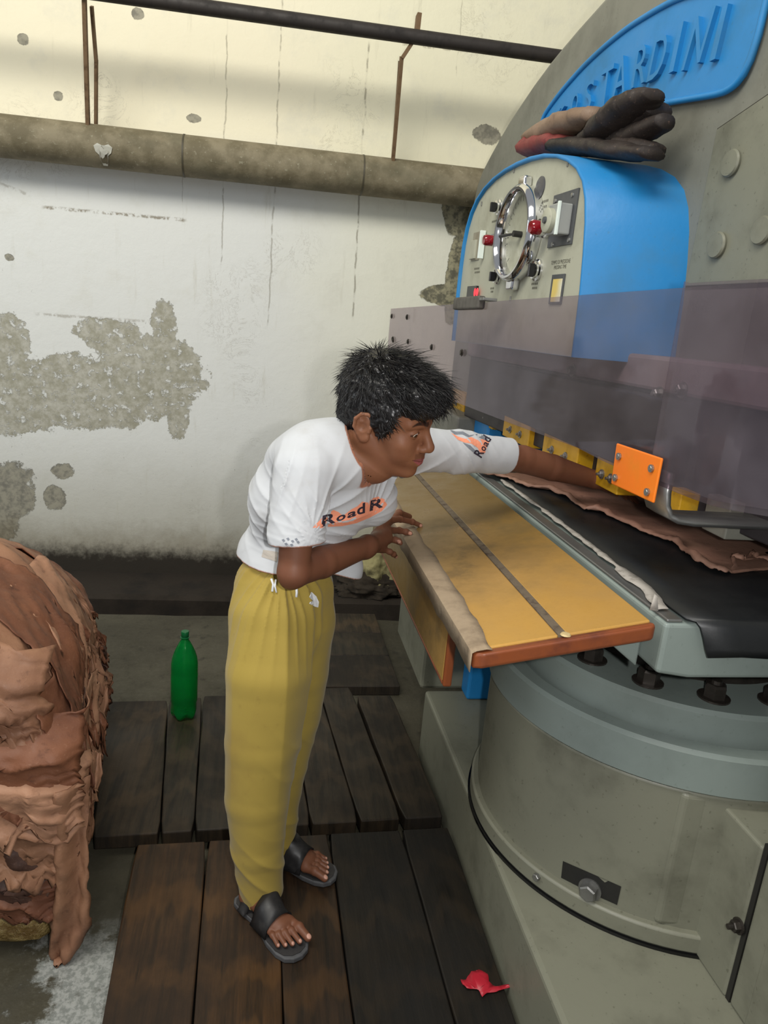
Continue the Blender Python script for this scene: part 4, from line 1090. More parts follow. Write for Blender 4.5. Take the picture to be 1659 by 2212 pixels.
# left hand spread on the hide under the guard
LH = nrm(WRL-ELL_); lw = nrm(np.cross(LH, A([0, 0, 1])))
HB = WRL+LH*.075+A([0, 0, -.012])
P += [rcone(WRL, HB, .022, .015, .014, lw, 1.7)]
for i, (o_, L, r) in enumerate(((.030, .070, .0085), (.011, .080, .009), (-.010, .076, .0088), (-.029, .060, .0078))):
    b0 = HB+lw*o_*.9-A([0, 0, .001]); b1 = b0+LH*L*.5+lw*o_*.25+A([0, 0, .004]); b2 = b0+LH*L+lw*o_*.45-A([0, 0, .016])
    P += finger([b0, b1, b2], r, .003)
b0 = WRL+LH*.02+lw*.020; P += finger([b0, b0+LH*.035+lw*.028-A([0, 0, .008]), b0+LH*.062+lw*.034-A([0, 0, .016])], .010, .006)
# legs inside the trousers and bare feet
HIR, KNR, ANR = J(584, 1300, 1.59), J(566, 1600, 1.53), J(563, 1925, 1.515)
HIL, KNL, ANL = J(655, 1300, 1.66), J(630, 1600, 1.68), J(612, 1832, 1.675)
ANR[2] = .065; ANL[2] = .065
P += [rcone(PEL, HIR, .05, .046, .03), rcone(HIR, KNR, .048, .042, .02), rcone(KNR, ANR, .044, .027, .02), rcone(PEL, HIL, .05, .045, .03), rcone(HIL, KNL, .046, .038, .02), rcone(KNL, ANL, .040, .026, .02)]
def foot(heel, toe, wdir, ank, big_side):
    """heel and big-toe positions on the sole; wdir points to the little-toe side"""
    o = []; up = A([0, 0, 1]); d = nrm(toe-heel); L = np.linalg.norm(toe-heel)
    H = heel+up*.022+d*.022; ball = heel+d*L*.70+up*.016; w = wdir
    o += [rcone(ank, H, .027, .023, .015), rcone(ank+d*.01, heel+d*L*.5+up*.034, .027, .020, .02), rcone(H, ball, .021, .014, .02, w, 1.25), rcone(heel+d*L*.45+up*.030, ball-w*.012*0, .018, .013, .02, w, 1.6), rcone(ball-w*.022, ball+w*.024-d*.016, .014, .011, .012)]
    toes = []
    for i, (off, ln, r) in enumerate(((-.028, .30, .0115), (-.009, .275, .0080), (.006, .245, .0075), (.019, .205, .0070), (.031, .155, .0066))):
        b = ball+w*off*.95-d*(.004*i)-up*.001; t = heel+d*L*(.70+ln)+w*off*1.12+up*(.0085+r*.1); m_ = (b+t)/2+up*.006
        o += finger([b, m_, t], r, .004); toes.append((m_, t, r))
    return o, toes
SOL = .019
hr_, tr_ = A([.002, 1.527, SOL]), A([.128, 1.362, SOL])
dR = nrm(tr_-hr_); wR = nrm(np.cross(dR, A([0, 0, 1])))      # little-toe side of the right foot
hl_, tl_ = A([.092, 1.668, SOL]), A([.222, 1.592, SOL])
dL = nrm(tl_-hl_); wL = -nrm(np.cross(dL, A([0, 0, 1])))
hl2 = tl_-dL*.205; 
# the right foot turns out, so its little toe lies towards the camera's left
fo1, toesR = foot(hr_, tr_, wR, ANR, 1); fo2, toesL = foot(hl2, tl_, wL, ANL, 1)
P += fo1+fo2
BODY = field(P)
allc = np.array([q.c-q.R for q in P if not q.sub]).min(0)-.02, np.array([q.c+q.R for q in P if not q.sub]).max(0)+.02
V, Q = surface(BODY, allc[0], allc[1], .0017)
V = relax(V, Q, 1, .35)
# pigment: lips, brows, nails, knuckles (painted where the skin itself differs); mouth crease shade painted in
skin0 = A(rgb(128, 85, 61)); lipc = A(rgb(146, 80, 82)); browc = A(rgb(24, 18, 16)); nailc = A(rgb(216, 160, 138)); dark = A(rgb(92, 56, 42))
col = np.tile(skin0, (len(V), 1))
q = (V-HC)@HM.T/HS
def blend(mask, c): 
    global col
    col = col*(1-mask[:, None])+c*mask[:, None]
sstep = lambda x, a, b: (lambda t: t*t*(3-2*t))(np.clip((x-a)/(b-a), 0, 1))
arm = sstep(np.minimum(np.linalg.norm(V-WRR, axis=1)-.0, 9), .30, .02)*0
isarm = ((q[:, 2] < -.16)).astype(float); blend(isarm*.55, dark)
inhead = (np.abs(q[:, 0]-.05) < .09) & (np.abs(q[:, 1]) < .08) & (q[:, 2] > -.12) & (q[:, 2] < .1)
for s in (1, -1):
    # lips: band round the mouth line
    pass
ml = -.0665+.085*np.maximum(np.abs(q[:, 1])-.004, 0)**1.15*3.2
up_h = .0078*(1-(np.abs(q[:, 1])/.031)**2); lo_h = .0108*(1-(np.abs(q[:, 1])/.030)**2)
dz = q[:, 2]-np.minimum(-.0655+np.abs(q[:, 1])*.30, -.055)
lm = inhead & (q[:, 0] > .072) & (np.abs(q[:, 1]) < .031)
blend(lm*sstep(np.where(dz > 0, up_h-dz, lo_h+dz), -.0006, .0012), lipc)
blend(lm*sstep(-np.abs(dz), -.0013, -.0003), A(rgb(70, 30, 30)))  # shade between the closed lips, painted as a dark line
for s in (1, -1):
    t = (s*q[:, 1]-.010)/.040; bz = .0265+.007*np.sin(np.clip(t, 0, 1)*2.2)-.006*np.clip(t, 0, 1)**3
    wdt = .0056*(1-np.clip(t, 0, 1)**2*.75)
    bm_ = inhead & (q[:, 0] > .055) & (t > -.05) & (t < 1.02)
    blend(bm_*sstep(wdt-np.abs(q[:, 2]-bz), -.0012, .0014)*.95, browc)
    c = EC[0] if s > 0 else EC[1]
    # lash line and darker lids
    ey = inhead & (q[:, 0] > c[0]+.004) & (np.abs(q[:, 1]-c[1]) < .0165)
    dd = np.abs(np.sqrt(((q[:, 1]-c[1])/.0135)**2+((q[:, 2]-(c[2]-.0008))/.0042)**2)-1.05)
    blend(ey*sstep(-dd, -.28, -.05)*.85*(q[:, 2] > c[2]-.003), A(rgb(28, 16, 14)))
# faint moustache and stubble
mu = inhead & (q[:, 0] > .080) & (np.abs(q[:, 1]) < .026) & (q[:, 2] < -.043) & (q[:, 2] > -.060); blend(mu*.38, A(rgb(66, 40, 32)))
for (b, t, r) in NAILS:
    ax_ = nrm(t-b); view = nrm(A([0, 0, EYE])-t); nup = nrm(view-ax_*(view@ax_)); c = t-ax_*.001+nup*r*.70
    dd = V-c; m = sstep(-np.sqrt(((dd@ax_)/.0068)**2+((dd@np.cross(ax_, nup))/.0052)**2+((dd@nup)/.006)**2), -1.05, -.8); blend(m*.8, nailc)
for (b, t, r) in toesR+toesL:
    ax_ = nrm(t-b); nup = nrm(A([0, 0, 1])-ax_*ax_[2]); c = t+ax_*.002+nup*r*.75; dd = V-c
    m = sstep(-np.sqrt(((dd@ax_)/(r*.62))**2+((dd@np.cross(ax_, nup))/(r*.60))**2+((dd@nup)/.006)**2), -1.05, -.8); blend(m*.8, A(rgb(206, 158, 140)))
sk = Mat('skin', tuple(skin0), .42, spec=.32)
at_ = sk.nt.nodes.new('ShaderNodeVertexColor'); at_.layer_name = 'pig'
n1 = sk.noise(38, 5, .6); cc_ = sk.mix(n1.ss(.4, .7)*.22, S(sk.nt, at_.outputs[0]), rgb(112, 62, 42))
sk.set(base=cc_, rough=n1.ss(.3, .7)*.12+.46, sss=.06); sk.b.inputs['Subsurface Radius'].default_value = (.008, .003, .0015); sk.bump(sk.noise(420, 3, .6), .10, .0006)
body = mesh_np('body', V, Q, sk.m, person); cattr(body, 'pig', col)
# ---- eyes
ew = Mat('eye_white', rgb(206, 198, 188), .08, spec=.7)
eo = ew.noise(60, 3); ew.set(base=ew.mix(eo.ss(.5, .8)*.4, rgb(214, 206, 196), rgb(190, 150, 140)))
iris_m = Mat('dark_iris', rgb(40, 22, 14), .06, spec=.8).m
gaze = nrm(hf*.90-hl*.22-hu*.25)
for c in EC:
    o = Hp(*c); bm = NB(); bmesh.ops.create_uvsphere(bm, u_segments=32, v_segments=20, radius=.0128*HS); e_ = obj('eyeball', bm, ew.m, None, smooth=True); e_.location = Vector(o); wpar(e_, person)
    g_ = Vector(gaze); z_ = Vector((0, 0, 1)).rotation_difference(g_).to_matrix().to_4x4()
    bm = NB(); lathe(bm, [(.0056*HS, .0116*HS), (.0046*HS, .0127*HS), (.003*HS, .0132*HS), (.0003, .0134*HS)], n=24, close=False, M=Matrix.Translation(Vector(o)) @ z_); ir = wobj('iris', bm, iris_m, None, smooth=True)
    ir.parent = e_; ir.matrix_parent_inverse = Matrix.Translation(-e_.location)

# ---- hair
hairm = Mat('black_hair', rgb(14, 12, 13), .38, spec=.5); hairm.b.inputs['Anisotropic'].default_value = .5
hn = hairm.noise(180, 3, .5); hairm.set(base=hairm.mix(hn.ss(.4, .7), rgb(9, 8, 9), rgb(26, 22, 22)))
HP = [hell((-.016, 0, .052), (.104, .086, .090), .02), hell((-.050, 0, .020), (.064, .072, .078), .02), hell((.058, 0, .080), (.062, .066, .050), .03), hell((.086, -.008, .070), (.036, .050, .026), .02),
      hell((-.070, 0, -.026), (.040, .056, .050), .02)]
for s in (1, -1): HP += [hell((.010, s*.066, .028), (.045, .018, .040), .012), hell((.026, s*.066, .000), (.010, .008, .028), .01)]
HP += [hell((.102, 0, -.014), (.055, .09, .054), .008, True), hell((-.012, -.086, -.006), (.024, .022, .034), .004, True), hell((-.012, .086, -.006), (.024, .022, .034), .004, True), hell((.052, 0, -.055), (.046, .12, .050), .008, True), hell((.098, -.040, .012), (.038, .055, .022), .008, True), hell((-.008, 0, -.016), (.026, .12, .034), .006, True), hell((.012, 0, -.05), (.03, .12, .03), .006, True), hell((-.06, 0, -.085), (.08, .12, .028), .008, True)]
def hpost(p, d):
    q = (p-HC)@HM.T
    return d-(.0035*vnoise(p, 95, 1)+.0028*vnoise(p, 190, 3)+.0016*vnoise(p, 420, 5))
HV, HQ = surface(field(HP, hpost), HC-.2, HC+.2, .0024)
hair = mesh_np('hair', HV, HQ, hairm.m, person)
rs = np.random.RandomState(5)
me = hair.data; nv = len(HV)
no = np.empty(nv*3); me.vertices.foreach_get('normal', no); no = no.reshape(-1, 3)
hq = (HV-HC)@HM.T
rootd = BODY(HV)      # how far hair surface stands off the skin
cand = np.where(rootd > .0015)[0]; pick = rs.choice(cand, 9000)
SV = []; SF = []
for j in pick:
    p = HV[j]; n0 = no[j]; ql = hq[j]
    if abs(ql[0]+.012) < .030 and abs(ql[2]+.002) < .046 and abs(ql[1]) > .045: continue
    front = ql[0] > .05 and ql[2] < .062
    # hair falls from the crown forwards over the brow and down the sides
    crown = A([-.045, 0, .10]); fl = ql-crown; fl = fl/np.linalg.norm(fl); flow = hf*fl[0]+hl*fl[1]+hu*fl[2]
    flow = flow-n0*(flow@n0); flow = flow/(np.linalg.norm(flow)+1e-6)+rs.normal(0, .22, 3)
    top_ = np.clip((ql[2]-.06)/.08, 0, 1)
    L = rs.uniform(.016, .034)*(1+.6*top_)*(.55 if ql[2] < .0 else (.5 if front else 1)); lift = rs.uniform(.0, .22)+.28*top_
    w0 = rs.uniform(.0006, .0011); sd = np.cross(flow, n0); sd /= np.linalg.norm(sd)+1e-9
    base_i = len(SV); st = p-n0*.003-flow*.004
    for t, ww in ((0, 1), (.35, 1), (.7, .7), (1, .05)):
        c = st+flow*L*t+n0*(L*lift*(.45 if np.linalg.norm(ql-A([-.045, 0, .14])) < .05 else 1)*t*(1-.75*t))
        SV += [c+sd*w0*ww, c-sd*w0*ww, c+n0*w0*ww*.8]
    for k in range(3):
        a = base_i+3*k
        for e, f_ in ((0, 1), (1, 2), (2, 0)): SF.append((a+e, a+f_, a+3+f_, a+3+e))
SV = np.array(SV); SF = np.array(SF)
# join strands and cap into one hair mesh
V2 = np.concatenate([HV, SV]); Q2 = np.concatenate([HQ, SF+len(HV)])
bpy.data.objects.remove(hair, do_unlink=True)
hair = mesh_np('hair', V2, Q2, hairm.m, person)

# ---- t-shirt
SPT = [rcone(NKB+A([-.004, .0, -.045])-side*.03, CHE-fwd*.006, .066, .096, .05, side, 1.22),
      rcone(J(742, 945, 1.57), J(655, 985, 1.50), .040, .050, .05), rcone(NKB-side*.050+A([0, 0, -.040]), SHR*.8+NKB*.2+A([-.004, 0, -.012]), .048, .052, .04), rcone(NKB+side*.045+A([0, 0, -.04]), SHL*.85+NKB*.15+A([0, 0, -.008]), .046, .052, .04),
      rcone(CHE-fwd*.006, WST+A([-.004, 0, 0]), .098, .090, .05, side, 1.15), rcone(WST, PEL+A([.012, 0, .045]), .092, .106, .05, side, 1.08),
      ell(J(735, 1228, 1.655), (.056, .06, .075), k=.05), ell(J(588, 1075, 1.60), (.055, .085, .08), k=.05), ell(J(640, 985, 1.58), (.062, .09, .05), k=.05), ell(J(812, 1080, 1.66), (.05, .07, .06), k=.05),
      ell(J(690, 950, 1.56), (.055, .07, .035), k=.05)]
sE = SHR+(ELR-SHR)*.66
SPR = [rcone(SHR+A([.004, .01, -.004]), sE, .056, .055, .03, (1, 0, 0), 1.10)]
lE = J(1098, 985, 1.862)
SPL = [rcone(SHL, SHL*.45+lE*.55, .056, .047, .035, (0, 0, 1), 1.10), rcone(SHL*.5+lE*.5, lE+nrm(lE-SHL)*.012, .048, .043, .02, (0, 0, 1), 1.14)]
def ridges(p, c, rad, d, freq, amp, seed):
    """thin raised creases that run across d, fading out from c"""
    q = p-A(c); g = np.exp(-((q/A(rad))**2).sum(1)); ph = (q@nrm(d))*freq+1.3*vnoise(p, 11, seed)+.5*vnoise(p, 27, seed+1)
    return amp*g*((1-np.abs(np.sin(ph)))**1.8-.25)
def stretch(p, c, rad, o, freq, amp, seed):
    """creases that radiate from the point o"""
    q = p-A(c); g = np.exp(-((q/A(rad))**2).sum(1)); v = p-A(o); th = np.arctan2(v[:, 2], v[:, 0]+v[:, 1]*.5); ph = th*freq+.8*vnoise(p, 12, seed)
    return amp*g*((1-np.abs(np.sin(ph)))**1.8-.25)
armpit = J(702, 1100, 1.50); pitL = J(905, 1010, 1.70)
def sfold(p):
    w = .0009*vnoise(p, 30, 2)+.0006*vnoise(p, 80, 4)
    w = w+stretch(p, J(725, 1090, 1.5), (.10, .14, .10), J(660, 1150, 1.42), 9, .0040, 1)
    w = w+ridges(p, J(575, 1100, 1.56), (.06, .14, .10), (.45, -.4, .8), 85, .0030, 2)
    w = w+stretch(p, J(870, 1030, 1.66), (.14, .12, .07), J(760, 1120, 1.6), 14, .0046, 3)+ridges(p, J(985, 990, 1.78), (.09, .1, .05), (.75, 0, .65), 120, .0030, 6)
    w = w+ridges(p, J(615, 1040, 1.40), (.03, .1, .08), (.95, 0, -.3), 120, .0040, 4)+ridges(p, J(660, 1110, 1.38), (.05, .08, .07), (.75, 0, .65), 100, .0032, 7)
    w = w+ridges(p, J(740, 1185, 1.50), (.10, .12, .04), (.25, .1, .96), 115, .0050, 5)+ridges(p, J(640, 1170, 1.5), (.10, .12, .05), (.3, .1, .95), 100, .0036, 8)
    return w
hemn = nrm([-.22, 0, -.97]); hemp = J(640, 1262, 1.50)
aR = nrm(ELR-SHR); aL = nrm(lE-SHL)
neckc = NKB+A([.022, -.018, .012]); neckn = nrm([.60, -.16, .78])
FT, FR_, FLs = field(SPT), field(SPR), field(SPL)
cutRn = nrm(aR+A([.12, 0, 0])); cutLn = nrm(aL+A([.10, 0, -.10]))
def hemf(p): return (p-hemp)@hemn+.012*np.sin((p[:, 0]-.05)*14)
def smin(a, b, k):
    h = np.clip(.5+.5*(a-b)/k, 0, 1); return a+(b-a)*h-k*h*(1-h)
def shirt_parts(p, ctr=None, rad=0):
    t, r, l = FT(p, ctr, rad), FR_(p, ctr, rad), FLs(p, ctr, rad)
    # the sleeve hangs free of the trunk below the armpit
    return t, r, l
def shirt_d(p, ctr=None, rad=0):
    t, r, l = shirt_parts(p, ctr, rad); w = sfold(p)
    w = w*1.5; body_ = smin(t, l, .035)-w; hem = np.where(l < t, -1, hemf(p)); cutL = np.where(l < t, (p-lE)@cutLn, -1)
    sh1 = np.maximum(np.maximum(np.maximum(body_, -(body_+.0048)), hem), cutL)
    up = np.clip(((p-SHR)@aR)/.06, 0, 1)
    rr = r-w*.8; allr = smin(body_, rr, .03)
    sh1 = np.maximum(sh1, -(rr+.0048))             # open the trunk wall inside the sleeve
    sh2 = np.maximum(np.maximum(rr, -(rr+.0048)), (p-sE)@cutRn-.012)
    sh2 = np.maximum(sh2, -(body_+.0048+.0*up))
    blend_ = smin(sh1, sh2, .012)
    return np.maximum(blend_, neck_cut(p))
def neck_cut(p):
    # an oblique elliptical cylinder around the neck
    q = p-neckc; ax_ = neckn; s2 = nrm(side-ax_*(side@ax_)); f2 = np.cross(s2, ax_); f2 = f2 if f2@fwd > 0 else -f2
    r = np.sqrt(((q@s2)/.068)**2+((q@f2-.010)/.062)**2); h = q@ax_
    return np.where(h > -.11, (1-r)*.078, -1)
lo = A([-.16, 1.28, .80]); hi = A([.76, 2.05, 1.30])
TV, TQ = surface(shirt_d, lo, hi, .0024)
TV = relax(TV, TQ, 1, .5)
shm = Mat('white_cotton', rgb(222, 224, 226), .9, spec=.15)
s1 = shm.noise(7, 6, .65); s2_ = shm.noise(24, 5, .7)
wv = shm.noise(900, 1, .5)
sc_ = shm.mix(s1.ss(.52, .72)*.35, rgb(188, 190, 193), rgb(162, 157, 150)); sc_ = shm.mix(s2_.ss(.62, .75)*.22, sc_, rgb(176, 170, 170))
ta = shm.nt.nodes.new('ShaderNodeVertexColor'); ta.layer_name = 'trim'; tsep = shm.nt.nodes.new('ShaderNodeSeparateColor'); shm.nt.links.new(ta.outputs[0], tsep.inputs[0])
sc_ = shm.mix(S(shm.nt, tsep.outputs[0]), sc_, rgb(150, 98, 74))
shm.set(base=sc_, sheen=.1); shm.bump(wv*.5+s2_, .12, .002)
shirt = mesh_np('t_shirt', TV, TQ, shm.m, person)
nk = neck_cut(TV); trim = sstep(nk, -.0085, -.0065)
tt_, rr_, ll_ = shirt_parts(TV); aa = (rr_ < tt_).astype(float); al = (ll_ < tt_).astype(float)
cr = (TV-sE)@nrm(aR+A([.12, 0, 0]))-.012; trim = np.maximum(trim, sstep(cr, -.0040, -.0025)*aa)
cl = (TV-lE)@nrm(aL+A([.10, 0, -.10])); trim = np.maximum(trim, sstep(cl, -.0040, -.0025)*al)
hm_ = hemf(TV); trim = np.maximum(trim, sstep(hm_, -.0040, -.0020)*(1-al)*(rr_ > -.003))
cattr(shirt, 'trim', np.stack([trim]*3, 1))
# ---- print on the chest and sleeve, pressed onto the cloth
def bvh(o): 
    me = o.data; return BVHTree.FromPolygons([v.co+o.location for v in me.vertices], [tuple(p.vertices) for p in me.polygons])
SB = bvh(shirt)
def decal(name, verts, faces, mat, parent, n_, lift=.0010, tree=None):
    """lay flat shapes (3D verts near the cloth) onto it along direction n_"""
    n_ = Vector(n_).normalized(); out_ = []; ok = []
    for v in verts:
        h = (tree or SB).ray_cast(Vector(v)-n_*.25, n_, .6)
        ok.append(h[0] is not None); out_.append((h[0]-n_*lift) if h[0] is not None else Vector(v))
    bm = NB(); V_ = [bm.verts.new(p) for p in out_]
    for f in faces:
        if all(ok[i] for i in f) and max((out_[f[i]]-out_[f[i-1]]).length for i in range(len(f))) < .03:
            try: bm.faces.new([V_[i] for i in f])
            except ValueError: pass
    return wobj(name, bm, mat, parent)
def fine_text(s, size, **k):
    v, f = text_mesh(s, size, 0.0, **k)
    bm = NB(); vv = [bm.verts.new(p) for p in v]
    for fc in f:
        try: bm.faces.new([vv[i] for i in fc])
        except ValueError: pass
    bmesh.ops.triangulate(bm, faces=bm.faces)
    for _ in range(3):
        es = [e for e in bm.edges if e.calc_length() > .006]
        if not es: break
        bmesh.ops.subdivide_edges(bm, edges=es, cuts=1); bmesh.ops.triangulate(bm, faces=bm.faces)
    bm.verts.index_update(); r = [v.co.copy() for v in bm.verts], [tuple(x.index for x in f.verts) for f in bm.faces]; bm.free(); return r
INK = Mat('print_ink', rgb(40, 30, 44), .8).m; ORI = Mat('print_orange', rgb(236, 150, 118), .9).m; GREYI = Mat('print_grey', rgb(120, 124, 132), .9).m
def sheetpatch(poly, n=2): return poly
def on_view(pts, yref): return [U(x, y, 'y', yref) for x, y in pts]
# chest print: orange glow behind dark lettering rising to the right
def arc_place(verts, p0, p1, h, yref, y_of):
    """map text x,y to a slanting base line between two sight lines, at the cloth's depth"""
    pass
def text_on(name, s, x0, y0, x1, y1, hpx, ya, yb, mat, parent, lift=.0012, shear=.15, offset=.012, vx=0.0):
    v, f = fine_text(s, 1.0, shear=shear, offset=offset); xs = [q.x for q in v]; ys = [q.y for q in v]; w = max(xs)-min(xs); b = min(ys)
    out_ = []
    L = math.hypot(x1-x0, y1-y0); ux, uy = (x1-x0)/L, (y1-y0)/L
    for q in v:
        t = (q.x-min(xs))/w; k = (q.y-b)/.72
        px = x0+(x1-x0)*t+(-uy)*(-1)*hpx*k*-1*0+uy*hpx*k+vx*k; py = y0+(y1-y0)*t-ux*hpx*k
        out_.append(U(px, py, 'y', ya+(yb-ya)*t))
    # refine long faces a little by trusting the dense curve outline
    mid = out_[len(out_)//2]
    return decal(name, out_, f, mat, parent, mid-Vector((0, 0, EYE)), lift)
def blob_on(name, pts, yref, mat, lift):
    """filled outline, gridded so it can follow the cloth"""
    P2 = [Vector((x, y, 0)) for x, y in pts]; xs = [p.x for p in P2]; ys = [p.y for p in P2]
    bm = NB(); vs = [bm.verts.new(p) for p in P2]; bm.faces.new(vs); bmesh.ops.triangulate(bm, faces=bm.faces)
    for _ in range(5):
        es = [e for e in bm.edges if e.calc_length() > 9]
        if not es: break
        bmesh.ops.subdivide_edges(bm, edges=es, cuts=1); bmesh.ops.triangulate(bm, faces=bm.faces)
    bm.verts.index_update(); v = [U(q.co.x, q.co.y, 'y', yref) for q in bm.verts]; f = [tuple(x.index for x in fc.verts) for fc in bm.faces]; bm.free()
    m = sum(v, Vector())/len(v); return decal(name, v, f, mat, person, m-Vector((0, 0, EYE)), lift)
blob_on('chest_print_glow', [(684, 1137), (700, 1120), (712, 1108), (722, 1102), (732, 1106), (742, 1114), (760, 1100), (772, 1094), (782, 1084), (794, 1086), (806, 1076), (818, 1072), (832, 1078), (838, 1090), (826, 1104), (800, 1118), (770, 1130), (740, 1136), (700, 1138)], 1.55, ORI, .0008)
def word_on(name, s, x0, y0, x1, y1, hpx, ya, yb, mat, widths, lift, shear, offset):
    T = sum(widths); a = 0
    for ch, w in zip(s, widths):
        t0, t1 = a/T, (a+w*.88)/T; a += w
        hh = hpx*(1.35 if ch in 'Rd' else 1.0)
        text_on(name, ch, x0+(x1-x0)*t0, y0+(y1-y0)*t0, x0+(x1-x0)*t1, y0+(y1-y0)*t1, hh/ (1.35 if ch in 'Rd' else 1.35)*(1 if ch in 'Rd' else 1.0), ya+(yb-ya)*t0, ya+(yb-ya)*t1, mat, person, lift, shear, offset)
word_on('chest_letter', 'RoadR', 695, 1138, 832, 1094, 21, 1.5, 1.56, INK, (1.5, 1, 1, 1.1, 1.5), .0020, .25, .025)
word_on('sleeve_letter', 'Road', 1040, 990, 1063, 946, 20, 1.75, 1.80, INK, (1.5, 1, 1, 1.1), .0018, .1, .02)
for k, pts in enumerate(([(975, 935), (992, 944), (1006, 948), (1018, 944), (1030, 950), (1046, 948), (1058, 954), (1050, 966), (1040, 974), (1030, 966), (1018, 958), (1004, 956), (990, 950)], [(1030, 960), (1042, 956), (1052, 964), (1048, 978), (1040, 982), (1034, 972)])):
    blob_on('sleeve_flame', pts, 1.78, ORI, .0008)
for pts in ([(968, 926), (984, 932), (1000, 932), (1014, 940), (1028, 938), (1012, 944), (998, 938), (982, 938)], [(1000, 956), (1016, 962), (1026, 972), (1036, 984), (1024, 978), (1012, 968)], [(1020, 932), (1036, 936), (1052, 946), (1060, 944), (1050, 952), (1034, 944)]):
    blob_on('sleeve_flame_line', pts, 1.78, GREYI, .0014)
for x, y in ((612, 1168), (622, 1165), (632, 1170), (640, 1166), (618, 1176), (630, 1178), (644, 1172)):
    blob_on('cuff_print', [(x-4, y-2), (x+1, y-4), (x+4, y), (x, y+3)], 1.36, GREYI, .0012)
blob_on('hem_label', [(568, 1187), (601, 1192), (598, 1214), (564, 1203)], 1.5, Mat('faded_label', rgb(176, 168, 158), .9).m, .0010)

# ---- trousers
def chain(pts, k=.03, flat=None, ratio=1):
    o = []
    for (a, ra), (b, rb) in zip(pts, pts[1:]): o.append(rcone(a, b, ra, rb, k, flat, ratio))
    return o
TR = chain([(J(604, 1195, 1.645), .074), (J(600, 1260, 1.625), .096), (J(590, 1330, 1.59), .100), (J(578, 1450, 1.55), .098), (J(566, 1600, 1.54), .089), (J(556, 1720, 1.53), .078), (J(557, 1830, 1.52), .064), (J(566, 1935, 1.515), .053)], .006)
TL = chain([(J(618, 1195, 1.655), .074), (J(632, 1270, 1.65), .094), (J(640, 1340, 1.65), .092), (J(634, 1450, 1.66), .084), (J(624, 1550, 1.665), .076), (J(612, 1650, 1.67), .062), (J(602, 1750, 1.672), .052), (J(600, 1838, 1.672), .048)], .006)
TL[0].k = .03; TL[1].k = .02; TL[2].k = .02
PANT = field(TR+TL)
def pfold(p):
    z = p[:, 2]; th = np.arctan2(p[:, 1]-1.56, p[:, 0]-.05)
    cr = lambda ph, e=1.6: (1-np.abs(np.sin(ph)))**e-.3
    w = .0075*cr(th*3.0+.9*np.sin(z*3.2)+.5*vnoise(p, 5, 1)+.4, 1.2)*np.clip((z-.22)/.3, 0, 1)
    w += .0050*cr(th*9+1.2*np.sin(z*4+1))*np.clip((z-.62)/.2, 0, 1)
    # slack cloth breaking over the feet: slanting creases
    low = np.exp(-((z-.13)/.08)**2); w += .0045*low*cr(z*42+th*1.2+p[:, 0]*20+1.2*vnoise(p, 8, 3))
    kn = np.exp(-((z-.42)/.12)**2)*np.exp(-((p[:, 0]-.12)/.07)**2); w += .0035*kn*cr(z*30+(p[:, 0]-.05)*34+1.0*vnoise(p, 7, 2))
    md = np.exp(-((z-.28)/.10)**2); w += .0*md*cr(z*26-(p[:, 0]-.05)*30+1.2*vnoise(p, 6, 5))
    w += .0008*vnoise(p, 34, 7)
    gx = (p[:, 0]-(-.030+.02*np.sin(z*4)))/.006; w -= .0*np.exp(-gx**2)*(p[:, 1] < 1.55)*np.clip((z-.3)/.2, 0, 1)
    return w
def pants_d(p, ctr=None, rad=0):
    d = PANT(p, ctr, rad)-pfold(p)
    sh = np.maximum(d, -(d+.0085))
    near = p[:, 1] < 1.60-.0
    hn = (p-J(566, 1932, 1.515))@nrm([.18, 0, -1]); hf_ = (p-J(602, 1836, 1.672))@nrm([.1, 0, -1])
    hem = np.where(near, hn, hf_); wst = p[:, 2]-(.975-(p[:, 0])*.35)
    return np.maximum(np.maximum(sh, hem), wst)
PV, PQ = surface(pants_d, A([-.16, 1.38, 0.0]), A([.26, 1.82, 1.0]), .0030)
PV = relax(PV, PQ, 1, .5)
pm = Mat('mustard_cloth', rgb(162, 136, 52), .75, spec=.25)
a1 = pm.noise(5, 6, .6); a2 = pm.noise(40, 4, .6); a3 = pm.noise(700, 1, .5, stretch=(1, 1, .3))
pc_ = pm.mix(a1.ss(.5, .75)*.4, rgb(158, 136, 62), rgb(134, 108, 52)); pc_ = pm.mix(a2.ss(.62, .78)*.25, pc_, rgb(120, 96, 44))
pm.set(base=pc_, sheen=.15); pm.bump(a3*.4+a2*.5, .15, .002)
trousers = mesh_np('trousers', PV, PQ, pm.m, person)
# draw cords and a torn tissue hanging at the waist
PB = bvh(trousers)
cordm = grimy('white_cord', rgb(226, 228, 230), rgb(190, 188, 186), .9, 60)
def cord(pts, yref, w):
    path = []
    for x, y in pts:
        d = ray(x, y); h = PB.ray_cast(Vector((0, 0, EYE)), d.normalized(), 4); path.append(h[0]-d.normalized()*(.003) if h[0] else U(x, y, 'y', yref))
    bm = NB(); tube(bm, path, w, 6)
    return wobj('draw_cord', bm, cordm, person, smooth=True)
cord([(586, 1250), (590, 1262), (588, 1278)], 1.45, .0028); cord([(596, 1252), (594, 1266), (597, 1280)], 1.45, .0022); cord([(640, 1266), (641, 1280), (640, 1290)], 1.45, .0030)
P2 = [(672, 1279), (682, 1288), (688, 1300), (686, 1312), (678, 1310), (668, 1304), (670, 1300), (676, 1298), (668, 1290)]
bm = NB(); vs = []
for x, y in P2:
    d = ray(x, y); h = PB.ray_cast(Vector((0, 0, EYE)), d.normalized(), 4); vs.append(bm.verts.new((h[0] if h[0] else U(x, y, 'y', 1.5))-d.normalized()*.006))
bm.faces.new(vs); bmesh.ops.triangulate(bm, faces=bm.faces); bmesh.ops.subdivide_edges(bm, edges=bm.edges, cuts=1)
